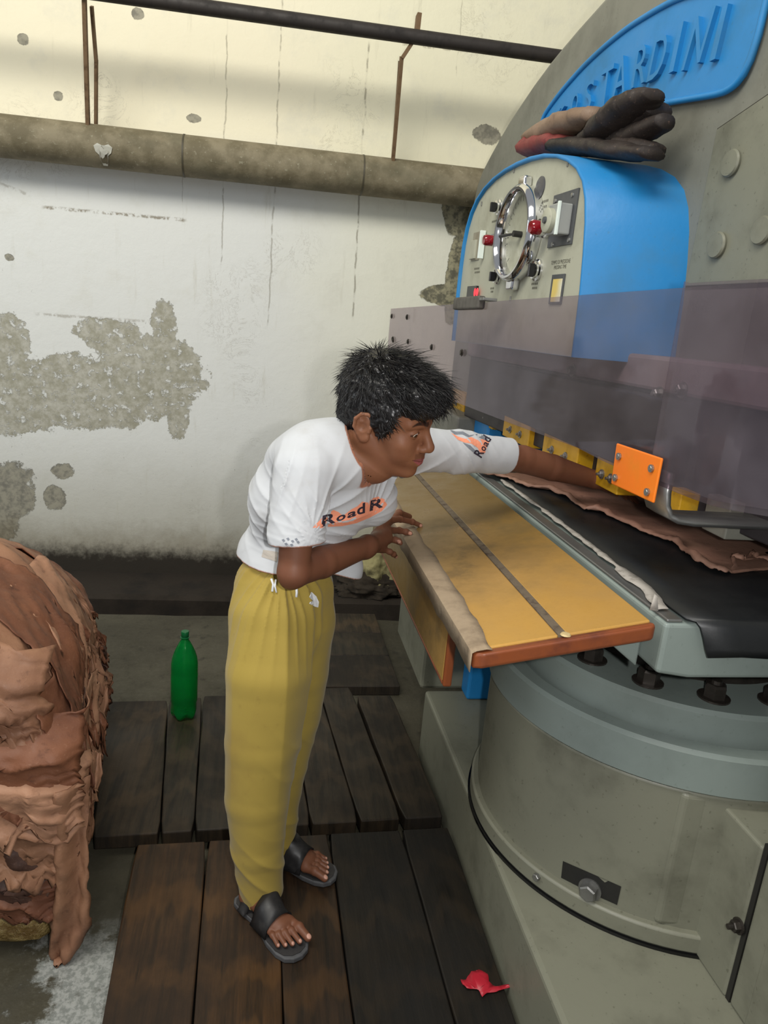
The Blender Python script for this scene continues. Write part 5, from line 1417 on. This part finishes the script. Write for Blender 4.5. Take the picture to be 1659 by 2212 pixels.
ti = wobj('tissue', bm, cordm, person); sm = ti.modifiers.new('t', 'SOLIDIFY'); sm.thickness = .002

# ---- sandals
SOLEM = grimy('sandal_rubber', rgb(74, 74, 76), rgb(40, 40, 42), .6, 20, .5); STRAPM = grimy('black_leather', rgb(34, 33, 34), rgb(60, 58, 56), .38, 26, .5)
INSO = grimy('worn_insole', rgb(44, 42, 42), rgb(26, 24, 24), .6, 20)
def sandal(heel, toe, w, label):
    d = toe-heel; L = np.linalg.norm(d); d = d/L; r = empty('sandal', tuple(heel*[1, 1, 0]), 0); wpar(r, person); r.location = Vector(heel*[1, 1, 0])
    prof = [(-.10, 0), (-.085, .020), (-.03, .030), (.10, .032), (.30, .029), (.50, .032), (.70, .043), (.88, .045), (1.0, .038), (1.07, .022), (1.095, 0)]
    out_ = [heel+d*L*t+w*s*1.0 for t, s in prof]+[heel+d*L*t-w*s*.92 for t, s in prof[::-1][1:-1]]
    bm = NB(); prism(bm, [(p[0], p[1], .001) for p in out_], (0, 0, .015)); wobj('sole', bm, SOLEM, None, bevel=.004, seg=3); o = COL.objects[-1]
    par = [o]
    bm = NB(); cc = sum(out_)/len(out_); prism(bm, [tuple(cc+(p-cc)*.93)[:2]+(.0162,) for p in out_], (0, 0, .0016)); o = wobj('insole', bm, INSO, None); par.append(o)
    # two straps arching over the foot, found by casting down onto it
    FB = FOOTB
    def strap(t0, wd, name, tw=0.0):
        rows = []
        for k in range(17):
            u = -1+2*k/16; row = []
            for j, dt in enumerate((-.5, -.25, 0, .25, .5)):
                c = heel+d*(L*t0+wd*dt+tw*u)+w*u*(.041 if abs(u) < .99 else .040)
                h = FB.ray_cast(Vector((c[0], c[1], .14)), Vector((0, 0, -1)), .3)
                z = h[0].z+.0035 if h[0] and h[0].z > .02 else .017
                row.append([c[0], c[1], max(z, .017)])
            rows.append(row)
        R_ = np.array(rows)
        for _ in range(3): R_[1:-1, :, 2] = np.maximum(R_[1:-1, :, 2], (R_[:-2, :, 2]+R_[2:, :, 2])/2*.5+R_[1:-1, :, 2]*.5)
        bm = NB(); vv = [[bm.verts.new(p) for p in r_] for r_ in R_]
        for a, b in zip(vv, vv[1:]):
            for j in range(4): bm.faces.new([a[j], b[j], b[j+1], a[j+1]])
        o = wobj(name, bm, STRAPM, None, smooth=True); s_ = o.modifiers.new('t', 'SOLIDIFY'); s_.thickness = .003; s_.offset = 1; par.append(o)
    strap(.52, .060, 'strap'); strap(.22, .026, 'strap', -.012)
    c1, c2 = heel+d*L*.60+w*.0, heel+d*L*.80-w*.014
    bm = NB(); tube(bm, [(c1[0], c1[1], .046), ((c1[0]+c2[0])/2, (c1[1]+c2[1])/2, .040), (c2[0], c2[1], .022)], [.007, .006, .004], 8); par.append(wobj('toe_loop', bm, STRAPM, None, smooth=True))
    for o in par:
        o.parent = r; o.matrix_parent_inverse = Matrix.Translation(-Vector(heel*[1, 1, 0]))
    return r
mk = V[:, 2] < .16
FOOTB = bvh(body)
sandal(hr_, tr_, wR, ''); sandal(hl2, tl_, wL, '')
# =================================================================== STACK OF HIDES AT THE LEFT
def hide_mat(name, a, b, c_, off):
    m = Mat(name, a, .62, spec=.35); n = m.noise(6, 6, .6, off=off); f = m.noise(26, 6, .65, off=off); g = m.noise(150, 3, .5, off=off)
    c = m.mix(n.ss(.35, .65), a, b); c = m.mix(f.ss(.56, .72)*.6, c, c_); c = m.mix(g.ss(.6, .8)*.15, c, rgb(210, 170, 140))
    m.set(base=c, rough=f.ss(.3, .7)*.2+.5); m.bump(f*.7+g*.2, .5, .004); return m.m
HM_ = [hide_mat('tan_hide', rgb(150, 110, 84), rgb(132, 94, 72), rgb(88, 60, 48), (0, 0, 0)), hide_mat('pink_tan_hide', rgb(168, 126, 99), rgb(150, 110, 86), rgb(100, 70, 58), (4, 1, 2)),
       hide_mat('red_brown_hide', rgb(124, 80, 57), rgb(106, 67, 49), rgb(64, 41, 34), (8, 3, 1)), hide_mat('dark_hide', rgb(92, 66, 54), rgb(74, 52, 44), rgb(44, 32, 30), (2, 6, 5))]
PY0, PY1 = 1.46, 2.42
RM = lambda y: 1.46+.66*(y-1.20)
def px_face(y):      # how far right the stack stands at this depth
    return -.405-.135*(y-1.35)
def profile(t, y, off):
    """t 0..1 runs from the crown of the stack down its right side to the floor"""
    xr = px_face(y)-.004+off; hgt = .79-.10*max(0, 1.75-y)-.42*max(0, y-2.0)**1.1+off
    # rounded shoulder then a slightly bulging wall
    a = min(t/.42, 1)*PI/2
    R_ = .30
    if t < .42: x = xr-R_-.03+R_*math.sin(a)+.03*min(t/.42, 1); z = hgt-R_*(1-math.cos(a))
    else:
        u = (t-.42)/.58; x = xr+.035*math.sin(u*PI)-.02*u; z = (hgt-R_)*(1-u)+.03*u
    return Vector((x, y, z))
def core():
    bm = NB(); rows = []
    for i in range(25):
        y = PY0+.06+(PY1-PY0-.1)*i/24; e = min((y-PY0)/.12, (PY1-y)/.15, 1); e = max(e, 0)
        row = []
        for k in range(24):
            p = profile(k/23, y, -.035-.06*(1-e)); p += Vector((.012*fbm(p.y*2, p.z*3, 4, 4, 3), 0, .006*fbm(p.z, p.y, 1, 3, 5))); row.append(bm.verts.new(p))
        row = [bm.verts.new((-1.6, y, row[0].co.z))]+row+[bm.verts.new((-1.6, y, .03))]
        rows.append(row)
    for a, b in zip(rows, rows[1:]):
        for k in range(len(a)): bm.faces.new([a[k], a[(k+1) % len(a)], b[(k+1) % len(a)], b[k]])
    bm.faces.new(rows[0]); bm.faces.new(rows[-1][::-1])
    return bm
o = wobj('hide_bundle', core(), HM_[3], None, smooth='auto'); tag(o, 'dark folded core of the big hide stack at the left edge', 'hide')
def hide(y0, y1, t0, t1, off, mat, label, seed, sl=0.0, group='hides draped on the stack'):
    """one skin draped over the stack, with a ragged, curling lower and side edge"""
    random.seed(seed); NU, NV = 46, 54; bm = NB(); G = []
    for i in range(NU+1):
        u = i/NU; row = []
        for j in range(NV+1):
            v = j/NV
            # ragged outline: tongues and notches
            rag0 = .5*fbm(u*4, seed, 1, 4, 1.6)+.28*fbm(u*14, seed, 7, 3, 1.5); ragl = .12*fbm(v*5, seed, 3, 4, 1.4); ragr = .16*fbm(v*6, seed, 5, 4, 1.4)
            y = y0+(y1-y0)*(u+(1-u)*ragl*(1-u)+u*ragr*u)
            tt = t0+(t1-t0)*v*(1+rag0*.55*v)
            tt = tt+sl*(y-y0)
            tt = max(0, min(tt, .995))
            ed = min(v*3, (1-v)*5, u*6, (1-u)*6, 1)
            wr = .012*fbm(y*5, tt*4, seed, 4, 1.5)+.010*abs(fbm(y*9+tt*10, tt*5, seed+3, 3, 1.2))
            fold = .013*(1-abs(math.sin((y*9+tt*7+seed+1.2*fbm(y*3, tt*3, seed, 3, 1)))))**2
            curl = .020*(1-min(1, (1-v)*7))*(.5+fbm(u*9, seed, 9, 3, 1.3))+.008*(1-min(1, ed*1.0))
            p = profile(tt, y, 0); q = profile(min(tt+.01, 1), y, 0); tng = (q-p).normalized(); n = Vector((-tng.z, 0, tng.x)); n = n if n.x > 0 or n.z > 0 else -n
            if n.x < 0 and tt > .3: n = -n
            endf = max(0, (PY0+.10-y)/.10)
            p = p+n*(off+wr+fold+curl*.6)-Vector((1, 0, 0))*.05*endf**1.3*(1 if tt > .2 else .4)
            row.append(bm.verts.new(p))
        G.append(row)
    for a, b in zip(G, G[1:]):
        for k in range(NV): bm.faces.new([a[k], a[k+1], b[k+1], b[k]])
    o = wobj('draped_hide', bm, mat, None, smooth=True); s_ = o.modifiers.new('t', 'SOLIDIFY'); s_.thickness = .0028; s_.offset = 0
    tag(o, label, 'hide', group); return o
HL = [
 (2.02, 2.62, .0, .52, .004, 2, 'red-brown hide over the far crown of the stack, by the wall', 0.0),
 (2.05, 2.60, .38, .80, .000, 0, 'tan hide on the far side of the stack, its torn edge near the gutter', .0),
 (1.95, 2.50, .62, .97, -.002, 3, 'dark creased hide low on the far end of the stack', .0),
 (1.75, 2.30, .02, .58, .012, 0, 'broad smooth tan hide sloping off the top of the stack', .05),
 (1.70, 2.20, .48, .86, .006, 2, 'crumpled red-brown hide midway down the stack side', .0),
 (1.60, 2.12, .66, .99, .004, 1, 'pinkish hide hanging low in the middle of the stack', .0),
 (1.55, 2.05, .16, .66, .018, 1, 'pinkish tan hide lying over the middle shoulder of the stack', .08),
 (1.45, 1.92, .44, .84, .014, 3, 'dark frilled hide tucked under the smooth pale one', .0),
 (1.36, 1.80, .10, .62, .026, 2, 'red-brown hide over the near shoulder of the stack', .05),
 (1.30, 1.85, .46, .72, .030, 1, 'smooth pale tan hide folded across the near side of the stack', .0),
 (1.26, 1.66, .64, .93, .022, 0, 'tan hide with a drooping corner at the near foot of the stack', .0),
 (1.22, 1.52, .30, .70, .018, 2, 'rumpled brown hide at the near end of the stack', .0),
 (1.20, 1.50, .0, .40, .014, 0, 'tan hide on the near crown of the stack at the left edge', .0),
]
for i, (a, b, t0, t1, off, mi, lb, sl) in enumerate(HL): hide(RM(a), RM(b), t0, t1, off, HM_[mi], lb, 11+i*7, sl)
# the ragged layered edges of the folded skins: many thin curled leaves sticking out of the side
random.seed(4)
k = 0
for i in range(56):
    y = random.uniform(1.53, 2.36); t = random.uniform(.34, .95); w = random.uniform(.04, .10); L = random.uniform(.03, .075)
    seed = i; mi_ = random.choice([0, 0, 1, 2, 2, 3]); p0 = profile(t, y, .01); bm = NB(); G = []
    ang = random.uniform(-.5, .9); ou = Vector((.55, -.15, -.15+.3*random.random())); dn = Vector((0, math.sin(ang)*.5, -1)).normalized()
    for a in range(15):
        u = a/14; row = []
        for b in range(9):
            v = b/8; yy = y+(u-.5)*w; rag = 1+.6*fbm(u*6, seed, 2, 3, 1.7)
            pr_ = profile(t, yy, .004); out_ = .006+.034*math.sin(min(v*1.6, 1)*PI/2)*(.6+.5*fbm(u*3+seed, v, seed, 3, 1.5))
            p = pr_+Vector((1, -.12, .1))*out_*1.0+dn*L*v*rag+Vector((0, .006*fbm(v*6, u*5, seed, 2, 2), 0)); row.append(bm.verts.new(p))
        G.append(row)
    for a, b in zip(G, G[1:]):
        for c in range(8): bm.faces.new([a[c], a[c+1], b[c+1], b[c]])
    o = wobj('hide_edge', bm, HM_[mi_], None, smooth=True); s_ = o.modifiers.new('t', 'SOLIDIFY'); s_.thickness = .0025; s_.offset = 0
    tone = ['tan', 'pinkish', 'red-brown', 'dark'][mi_]; hgt_ = 'high on' if t < .52 else ('midway down' if t < .74 else 'low on'); wh = 'near end' if y < 1.78 else ('middle' if y < 2.08 else 'far end')
    tag(o, '%s curled hide flap %s the side of the stack, towards its %s' % (tone, hgt_, wh) if wh != 'middle' else '%s curled hide flap %s the side of the stack, about its middle' % (tone, hgt_), 'hide', 'curled flaps on the hide stack')
# skins turned down over the near end of the stack
def end_hide(x0, x1, z0, z1, dep, mat, label, seed, tilt=0.0):
    NU, NV = 44, 40; bm = NB(); G = []; random.seed(seed)
    for i in range(NU+1):
        u = i/NU; row = []
        for j in range(NV+1):
            v = j/NV; rag = .42*fbm(u*6, seed, 1, 4, 1.5)+.2*fbm(u*17, seed, 3, 3, 1.3)
            x = x0+(x1-x0)*u+.02*fbm(v*5, seed, 2, 3, 1.4)*(u > .5); z = z0+(z1-z0)*v*(1+rag*v*.6)+tilt*(u-.5)
            fold = .020*(1-abs(math.sin(z*26+x*14+seed+1.6*fbm(x*6, z*6, seed, 3, 1))))**2+.010*fbm(x*16, z*16, seed, 4, 1)
            y = 1.478-dep-fold-.018*math.sin(min(v*3, 1)*PI/2)+.05*max(0, (u-.8)/.2)**2+.06*(1-min(1, v*4))
            row.append(bm.verts.new((x, y, max(z, .022))))
        G.append(row)
    for a, b in zip(G, G[1:]):
        for k in range(NV): bm.faces.new([a[k], a[k+1], b[k+1], b[k]])
    o = wobj('draped_hide', bm, mat, None, smooth=True); s_ = o.modifiers.new('t', 'SOLIDIFY'); s_.thickness = .003; s_.offset = 0
    tag(o, label, 'hide', 'hides draped on the stack')
for i, (x0, x1, z0, z1, dep, mi, lb, tl) in enumerate((
    (-.80, -.40, .16, .05, .004, 2, 'brown hide folded down at the very bottom of the near end, above the plastic bale', .0),
    (-.82, -.43, .30, .09, .012, 3, 'dark crumpled hide in the hollow at the near end of the stack', .0),
    (-.80, -.385, .37, .18, .020, 0, 'tan crumpled hide in the middle of the near end of the stack', -.03),
    (-.84, -.375, .56, .33, .026, 2, 'red-brown creased hide high on the near end of the stack', -.03),
    (-.84, -.365, .47, .30, .036, 1, 'smooth pale hide folded straight across the near end of the stack', -.06),
    (-.84, -.44, .74, .52, .014, 0, 'tan hide turned down at the top of the near end of the stack', -.10))): end_hide(x0, x1, z0, z1, dep, HM_[mi], lb, 30+i*5, tl)
# hanging tongue at the near foot and the wrapped bale it lies on
def tongue():
    path = [(128, 1700), (140, 1780), (148, 1860), (152, 1940), (150, 2010), (132, 2070), (118, 2122)]; wd = [58, 46, 42, 40, 44, 26, 6]
    bm = NB(); G = []
    for i in range(49):
        f_ = i/48*(len(path)-1); a = min(int(f_), len(path)-2); r = f_-a
        x = path[a][0]*(1-r)+path[a+1][0]*r; y = path[a][1]*(1-r)+path[a+1][1]*r; w = wd[a]*(1-r)+wd[a+1]*r
        row = []
        for j in range(13):
            v = -1+2*j/12; q = U(x+w*.95*v+6*fbm(i*.3, v, 3, 3, 1), y+5*fbm(v*3, i*.2, 8, 3, 1), 'y', 1.455)
            q.y += .030*v*v-.018*math.cos(v*4+i*.1)+.010*fbm(i*.15, v*2, 5, 4, 1.5); q.z = max(q.z, FLZ+.006); row.append(bm.verts.new(q))
        G.append(row)
    for a, b in zip(G, G[1:]):
        for c in range(12): bm.faces.new([a[c], a[c+1], b[c+1], b[c]])
    return bm
o = wobj('draped_hide', tongue(), HM_[0], None, smooth=True); s_ = o.modifiers.new('t', 'SOLIDIFY'); s_.thickness = .004
tag(o, 'long tan tongue of hide hanging to the floor at the near foot of the stack', 'hide', 'hides draped on the stack')
pla = Mat('yellowish_plastic', rgb(150, 122, 62), .22, spec=.7); pn = pla.noise(22, 6, .7); pla.set(base=pla.mix(pn.ss(.4, .6), rgb(120, 92, 44), rgb(176, 152, 96)), rough=pn.ss(.3, .7)*.2+.12); pla.bump(pn, 1.0, .02)
b = U(103, 2055, 'z', FLZ)
bm = NB(); G = []
for i in range(30):
    row = []
    for j in range(22):
        an = 2*PI*j/22; x = b.x-.62*i/29; c = (abs(math.cos(an))**.5)*math.copysign(1, math.cos(an)); s__ = (abs(math.sin(an))**.5)*math.copysign(1, math.sin(an)); k2 = .88 if i in (0, 29) else 1
        row.append(bm.verts.new((x+.004*fbm(an, x, 2, 3, 5), b.y+.16+.155*c*k2+.010*fbm(x*9, an*2, 1, 4, 1.5), FLZ+.060+.052*s__*k2+.008*fbm(x*8, an*3, 6, 4, 1.5))))
    G.append(row)
for a_, b_ in zip(G, G[1:]):
    for c in range(22): bm.faces.new([a_[c], a_[(c+1) % 22], b_[(c+1) % 22], b_[c]])
bm.faces.new(G[0]); bm.faces.new(G[-1][::-1])
o = wobj('wrapped_bale', bm, pla.m, None, smooth=True); o.location.z += max(0, 0); tag(o, 'low bale wrapped in yellowish shiny plastic under the hide stack', 'bale')

# =================================================================== HIDE BEING FED INTO THE PRESS
fm = hide_mat('feed_hide', rgb(150, 114, 96), rgb(130, 98, 82), rgb(96, 68, 58), (6, 6, 0))
ed = [(1015, 1018), (1060, 1030), (1100, 1036), (1130, 1052), (1180, 1058), (1230, 1080), (1262, 1102), (1290, 1106), (1335, 1124), (1385, 1150), (1430, 1166), (1460, 1178), (1478, 1196), (1500, 1216), (1536, 1232), (1566, 1240), (1582, 1228), (1576, 1208), (1600, 1214), (1620, 1200), (1634, 1208), (1659, 1216), (1700, 1222)]
E_ = [U(x, y, 'z', BT+.008) for x, y in ed]
bm = NB(); G = []
NE = 150
for i in range(NE+1):
    f_ = i/NE*(len(E_)-1); a = min(int(f_), len(E_)-2); r = f_-a; p = E_[a].lerp(E_[a+1], r); row = []
    inn = Vector((1.52, min(p.y*1.0+.06+.15*(i/NE), 2.45), 0))
    for j in range(27):
        v = j/26; q = p.lerp(inn, v**1.5); d_ = (q-p).length
        roll_ = .020*math.exp(-((d_-.018)/.016)**2)*(.6+.7*fbm(i*.12, 3, 1, 3, 1)); wv_ = .009*math.exp(-d_/.12)*abs(fbm(i*.22, d_*12, 2, 3, 1.2))+.004*fbm(q.x*6, q.y*6, 3, 3, 1)*math.exp(-d_/.3)
        z = BT+.006+max(0, roll_)+max(wv_, 0)
        row.append(bm.verts.new((q.x, q.y, min(z, 1.035))))
    G.append(row)
for a, b in zip(G, G[1:]):
    for c in range(26): bm.faces.new([a[c], a[c+1], b[c+1], b[c]])
o = wobj('feeding_hide', bm, fm, None, smooth=True); s_ = o.modifiers.new('t', 'SOLIDIFY'); s_.thickness = .003; s_.offset = 1
tag(o, 'brown hide spread on the black mat under the outstretched hand, its edge rolled', 'hide')

# =================================================================== LEATHER ON TOP OF THE CABINET
gl_d = hide_mat('dark_glove_leather', rgb(54, 46, 42), rgb(38, 32, 30), rgb(22, 18, 18), (1, 1, 1)); gl_t = hide_mat('tan_glove_suede', rgb(134, 112, 94), rgb(118, 96, 78), rgb(90, 70, 58), (3, 2, 1)); gl_r = hide_mat('red_cuff', rgb(128, 62, 58), rgb(112, 50, 48), rgb(84, 36, 38), (5, 2, 1))
CT = 2.012
def fold_glove(name, cuffs, body_pts, mats, label):
    r = empty(name, tuple(MF @ Vector((-.14, .35, 1.99)))); tag(r, label, 'glove', 'work gloves on the cabinet')
    return r
def strip(path, widths, thick, ax, mat, parent, name, seed):
    """padded band following path (local frame), wide along ax"""
    pr = []
    for i, (p, w) in enumerate(zip(path, widths)):
        p = Vector(p); q = Vector(path[min(i+1, len(path)-1)])-Vector(path[max(i-1, 0)]); t = q.normalized(); a = Vector(ax); a = (a-t*a.dot(t)).normalized(); n = t.cross(a)
        pr.append((p, a, n, w, (thick[i] if isinstance(thick, (list, tuple)) else thick)*1.3))
    bm = NB(); G = []
    M_ = 14
    for i in range((len(pr)-1)*6+1):
        f_ = i/6; k = min(int(f_), len(pr)-2); r = f_-k; r2 = r*r*(3-2*r)
        P_, a, n = (pr[k][m].lerp(pr[k+1][m], r2 if m == 0 else r) for m in range(3)); w = pr[k][3]*(1-r)+pr[k+1][3]*r; th = pr[k][4]*(1-r)+pr[k+1][4]*r
        row = []
        for j in range(M_):
            an = 2*PI*j/M_; c, s_ = math.cos(an), math.sin(an); nn_ = 1+.16*fbm(i*.35+seed, c*1.5, s_*1.5+seed, 4, 1.1)
            row.append(bm.verts.new(P_+a*(w*c*nn_)+n*(th*math.copysign(abs(s_)**.8, s_)*nn_)))
        G.append(row)
    for a_, b_ in zip(G, G[1:]):
        for c in range(M_): bm.faces.new([a_[c], a_[(c+1) % M_], b_[(c+1) % M_], b_[c]])
    bm.faces.new(G[0]); bm.faces.new(G[-1][::-1]); loc3(bm)
    return wobj(name, bm, mat, parent, smooth=True)
def L_(px, py, x=-.16): p = UL(px, py, x); return (x, p.y, p.z)
g1 = fold_glove('work_glove', 0, 0, 0, 'upper folded leather glove, tan suede outside and dark within, on the blue cabinet')
strip([L_(1150, 300), L_(1185, 285), L_(1225, 268), L_(1262, 258), L_(1290, 250)], [.04, .055, .06, .06, .05], [.020, .026, .028, .026, .018], (1, 0, 0), gl_t, g1, 'back', 3)
strip([L_(1272, 306), L_(1300, 285), L_(1335, 255), L_(1370, 228), L_(1398, 210), L_(1414, 204)], [.045, .06, .066, .064, .05, .03], [.014, .024, .028, .024, .018, .010], (1, 0, 0), gl_d, g1, 'palm', 8)
strip([L_(1275, 300, -.12), L_(1310, 292, -.12), L_(1350, 280, -.11), L_(1390, 256, -.11), L_(1425, 235, -.11)], [.05, .06, .06, .05, .04], [.02, .024, .022, .02, .014], (1, 0, 0), gl_d, g1, 'finger', 5)
strip([L_(1330, 305, -.13), L_(1365, 296, -.12), L_(1400, 280, -.12), L_(1438, 262, -.12)], [.04, .05, .045, .03], [.016, .02, .02, .014], (1, 0, 0), gl_d, g1, 'finger', 9)
g2 = fold_glove('work_glove', 0, 0, 0, 'lower dark leather glove with a red cuff, beneath the other glove on the blue cabinet')
strip([L_(1152, 330), L_(1152, 318), L_(1158, 300)], [.06, .065, .05], [.018, .022, .014], (1, 0, 0), gl_r, g2, 'cuff', 2)
strip([L_(1150, 322), L_(1180, 312), L_(1212, 306), L_(1240, 316)], [.065, .065, .06, .05], [.026, .026, .022, .016], (1, 0, 0), gl_r, g2, 'cuff', 6)
strip([L_(1215, 318), L_(1262, 316), L_(1310, 322), L_(1360, 328), L_(1408, 332)], [.06, .07, .07, .06, .04], [.020, .022, .020, .018, .012], (1, 0, 0), gl_d, g2, 'palm', 4)
strip([L_(1340, 312, -.14), L_(1375, 318, -.13), L_(1418, 326, -.12)], [.04, .045, .03], [.016, .02, .014], (1, 0, 0), gl_d, g2, 'finger', 7)

# =================================================================== SMALL THINGS
# green bottle
G_ = bpy.data.materials.new('green_pet'); G_.use_nodes = True; b_ = G_.node_tree.nodes['Principled BSDF']; b_.inputs['Base Color'].default_value = (.02, .62, .16, 1); b_.inputs['Roughness'].default_value = .06; b_.inputs['Transmission Weight'].default_value = .88; b_.inputs['IOR'].default_value = 1.22
bp = U(397, 1546, 'z', .001)
bot_ = empty('drink_bottle', (bp.x, bp.y, .001)); tag(bot_, 'empty green plastic drink bottle standing on the floorboards', 'bottle')
hb = .335
bm = NB(); Rb = .0475
prof = [(.0005, .012), (.018, .010), (.030, .001), (.042, .003), (Rb-.001, .016), (Rb, .030), (Rb-.003, .060), (Rb, .066), (Rb, .175), (Rb-.0008, .18), (Rb, .185), (Rb-.001, .215), (Rb-.004, .235), (Rb-.011, .257), (Rb-.020, .277), (.020, .292), (.0135, .303), (.0130, .311)]
lathe(bm, [(r, h) for r, h in prof], n=60, close=False)
for v in bm.verts:      # five-lobed foot and slight ribs
    z = v.co.z
    if z < .06:
        an = math.atan2(v.co.y, v.co.x); k = (1-z/.06); d = 1-.10*k*(.5+.5*math.cos(5*an)); v.co.x *= d; v.co.y *= d
        if z < .02 and math.hypot(v.co.x, v.co.y) > .016: v.co.z += .010*(.5+.5*math.cos(5*an))
    if z > .222:
        an = math.atan2(v.co.y, v.co.x); k = min((z-.222)/.03, 1)*max(0, 1-(z-.27)/.02 if z > .27 else 1); v.co.x *= 1-.03*k*math.cos(8*an)**2; v.co.y *= 1-.03*k*math.cos(8*an)**2
o = obj('bottle_body', bm, G_, bot_, smooth=True); sm = o.modifiers.new('t', 'SOLIDIFY'); sm.thickness = .0012; sm.offset = -1
bm = NB(); lathe(bm, [(.0128, .311), (.0165, .312), (.0165, .314), (.0130, .315), (.0138, .316), (.0138, .334), (.0128, .336), (.0005, .336)], n=36, close=False); obj('bottle_cap', bm, Mat('green_cap', rgb(14, 92, 50), .35).m, bot_, smooth='auto')
# red scrap
rm = Mat('red_plastic_scrap', rgb(168, 26, 44), .45)
pts = [(995, 2115), (1006, 2118), (1018, 2098), (1034, 2094), (1054, 2102), (1056, 2120), (1070, 2130), (1090, 2126), (1112, 2130), (1090, 2136), (1072, 2142), (1052, 2144), (1042, 2152), (1034, 2138), (1022, 2136), (1008, 2138), (1000, 2128)]
bm = NB(); vs = [bm.verts.new(U(x, y, 'z', .006)) for x, y in pts]; bm.faces.new(vs); bmesh.ops.triangulate(bm, faces=bm.faces); bmesh.ops.subdivide_edges(bm, edges=bm.edges, cuts=2)
for v in bm.verts: v.co.z = .003+.010*abs(fbm(v.co.x*20, v.co.y*20, 2, 4, 1.2))
o = wobj('plastic_scrap', bm, rm.m, None, smooth=True); s_ = o.modifiers.new('t', 'SOLIDIFY'); s_.thickness = .0008
tag(o, 'torn scrap of red plastic on the dark boards by the press base', 'scrap')
# rubbish against the wall behind the table
rg = grimy('dirty_pale_cloth', rgb(150, 142, 100), rgb(60, 54, 36), .9, 12, .9, bump=.8)
bm = NB(); c = U(815, 1245, 'y', 3.85); bmesh.ops.create_icosphere(bm, subdivisions=5, radius=1)
for v in bm.verts:
    n = 1+.35*fbm(v.co.x, v.co.y, v.co.z, 5, 1.8); v.co = Vector((v.co.x*.13*n, v.co.y*.12*n, v.co.z*.17*n)); 
    v.co.z = max(v.co.z, -.12)
o = obj('dirty_rag', bm, rg, smooth=True); o.location = (c.x+.02, 3.93, FLZ+.127); tag(o, 'crumpled dirty pale rag heap against the wall behind the table', 'rag')
bm = NB(); bmesh.ops.create_icosphere(bm, subdivisions=5, radius=1)
for v in bm.verts:
    n = 1+.4*fbm(v.co.x, v.co.y, v.co.z+4, 5, 2.0); v.co = Vector((v.co.x*.2*n, v.co.y*.09*n, max(v.co.z*.08*n, -.045)))
o = obj('rubbish_heap', bm, grimy('dark_rubbish', rgb(48, 40, 30), rgb(20, 16, 12), .9, 20, .8, bump=.8), smooth=True); q = U(820, 1290, 'z', FLZ); o.location = (q.x-.05, 3.86, FLZ+.045); tag(o, 'low dark heap of rubbish in front of the dirty pale rag', 'rubbish')
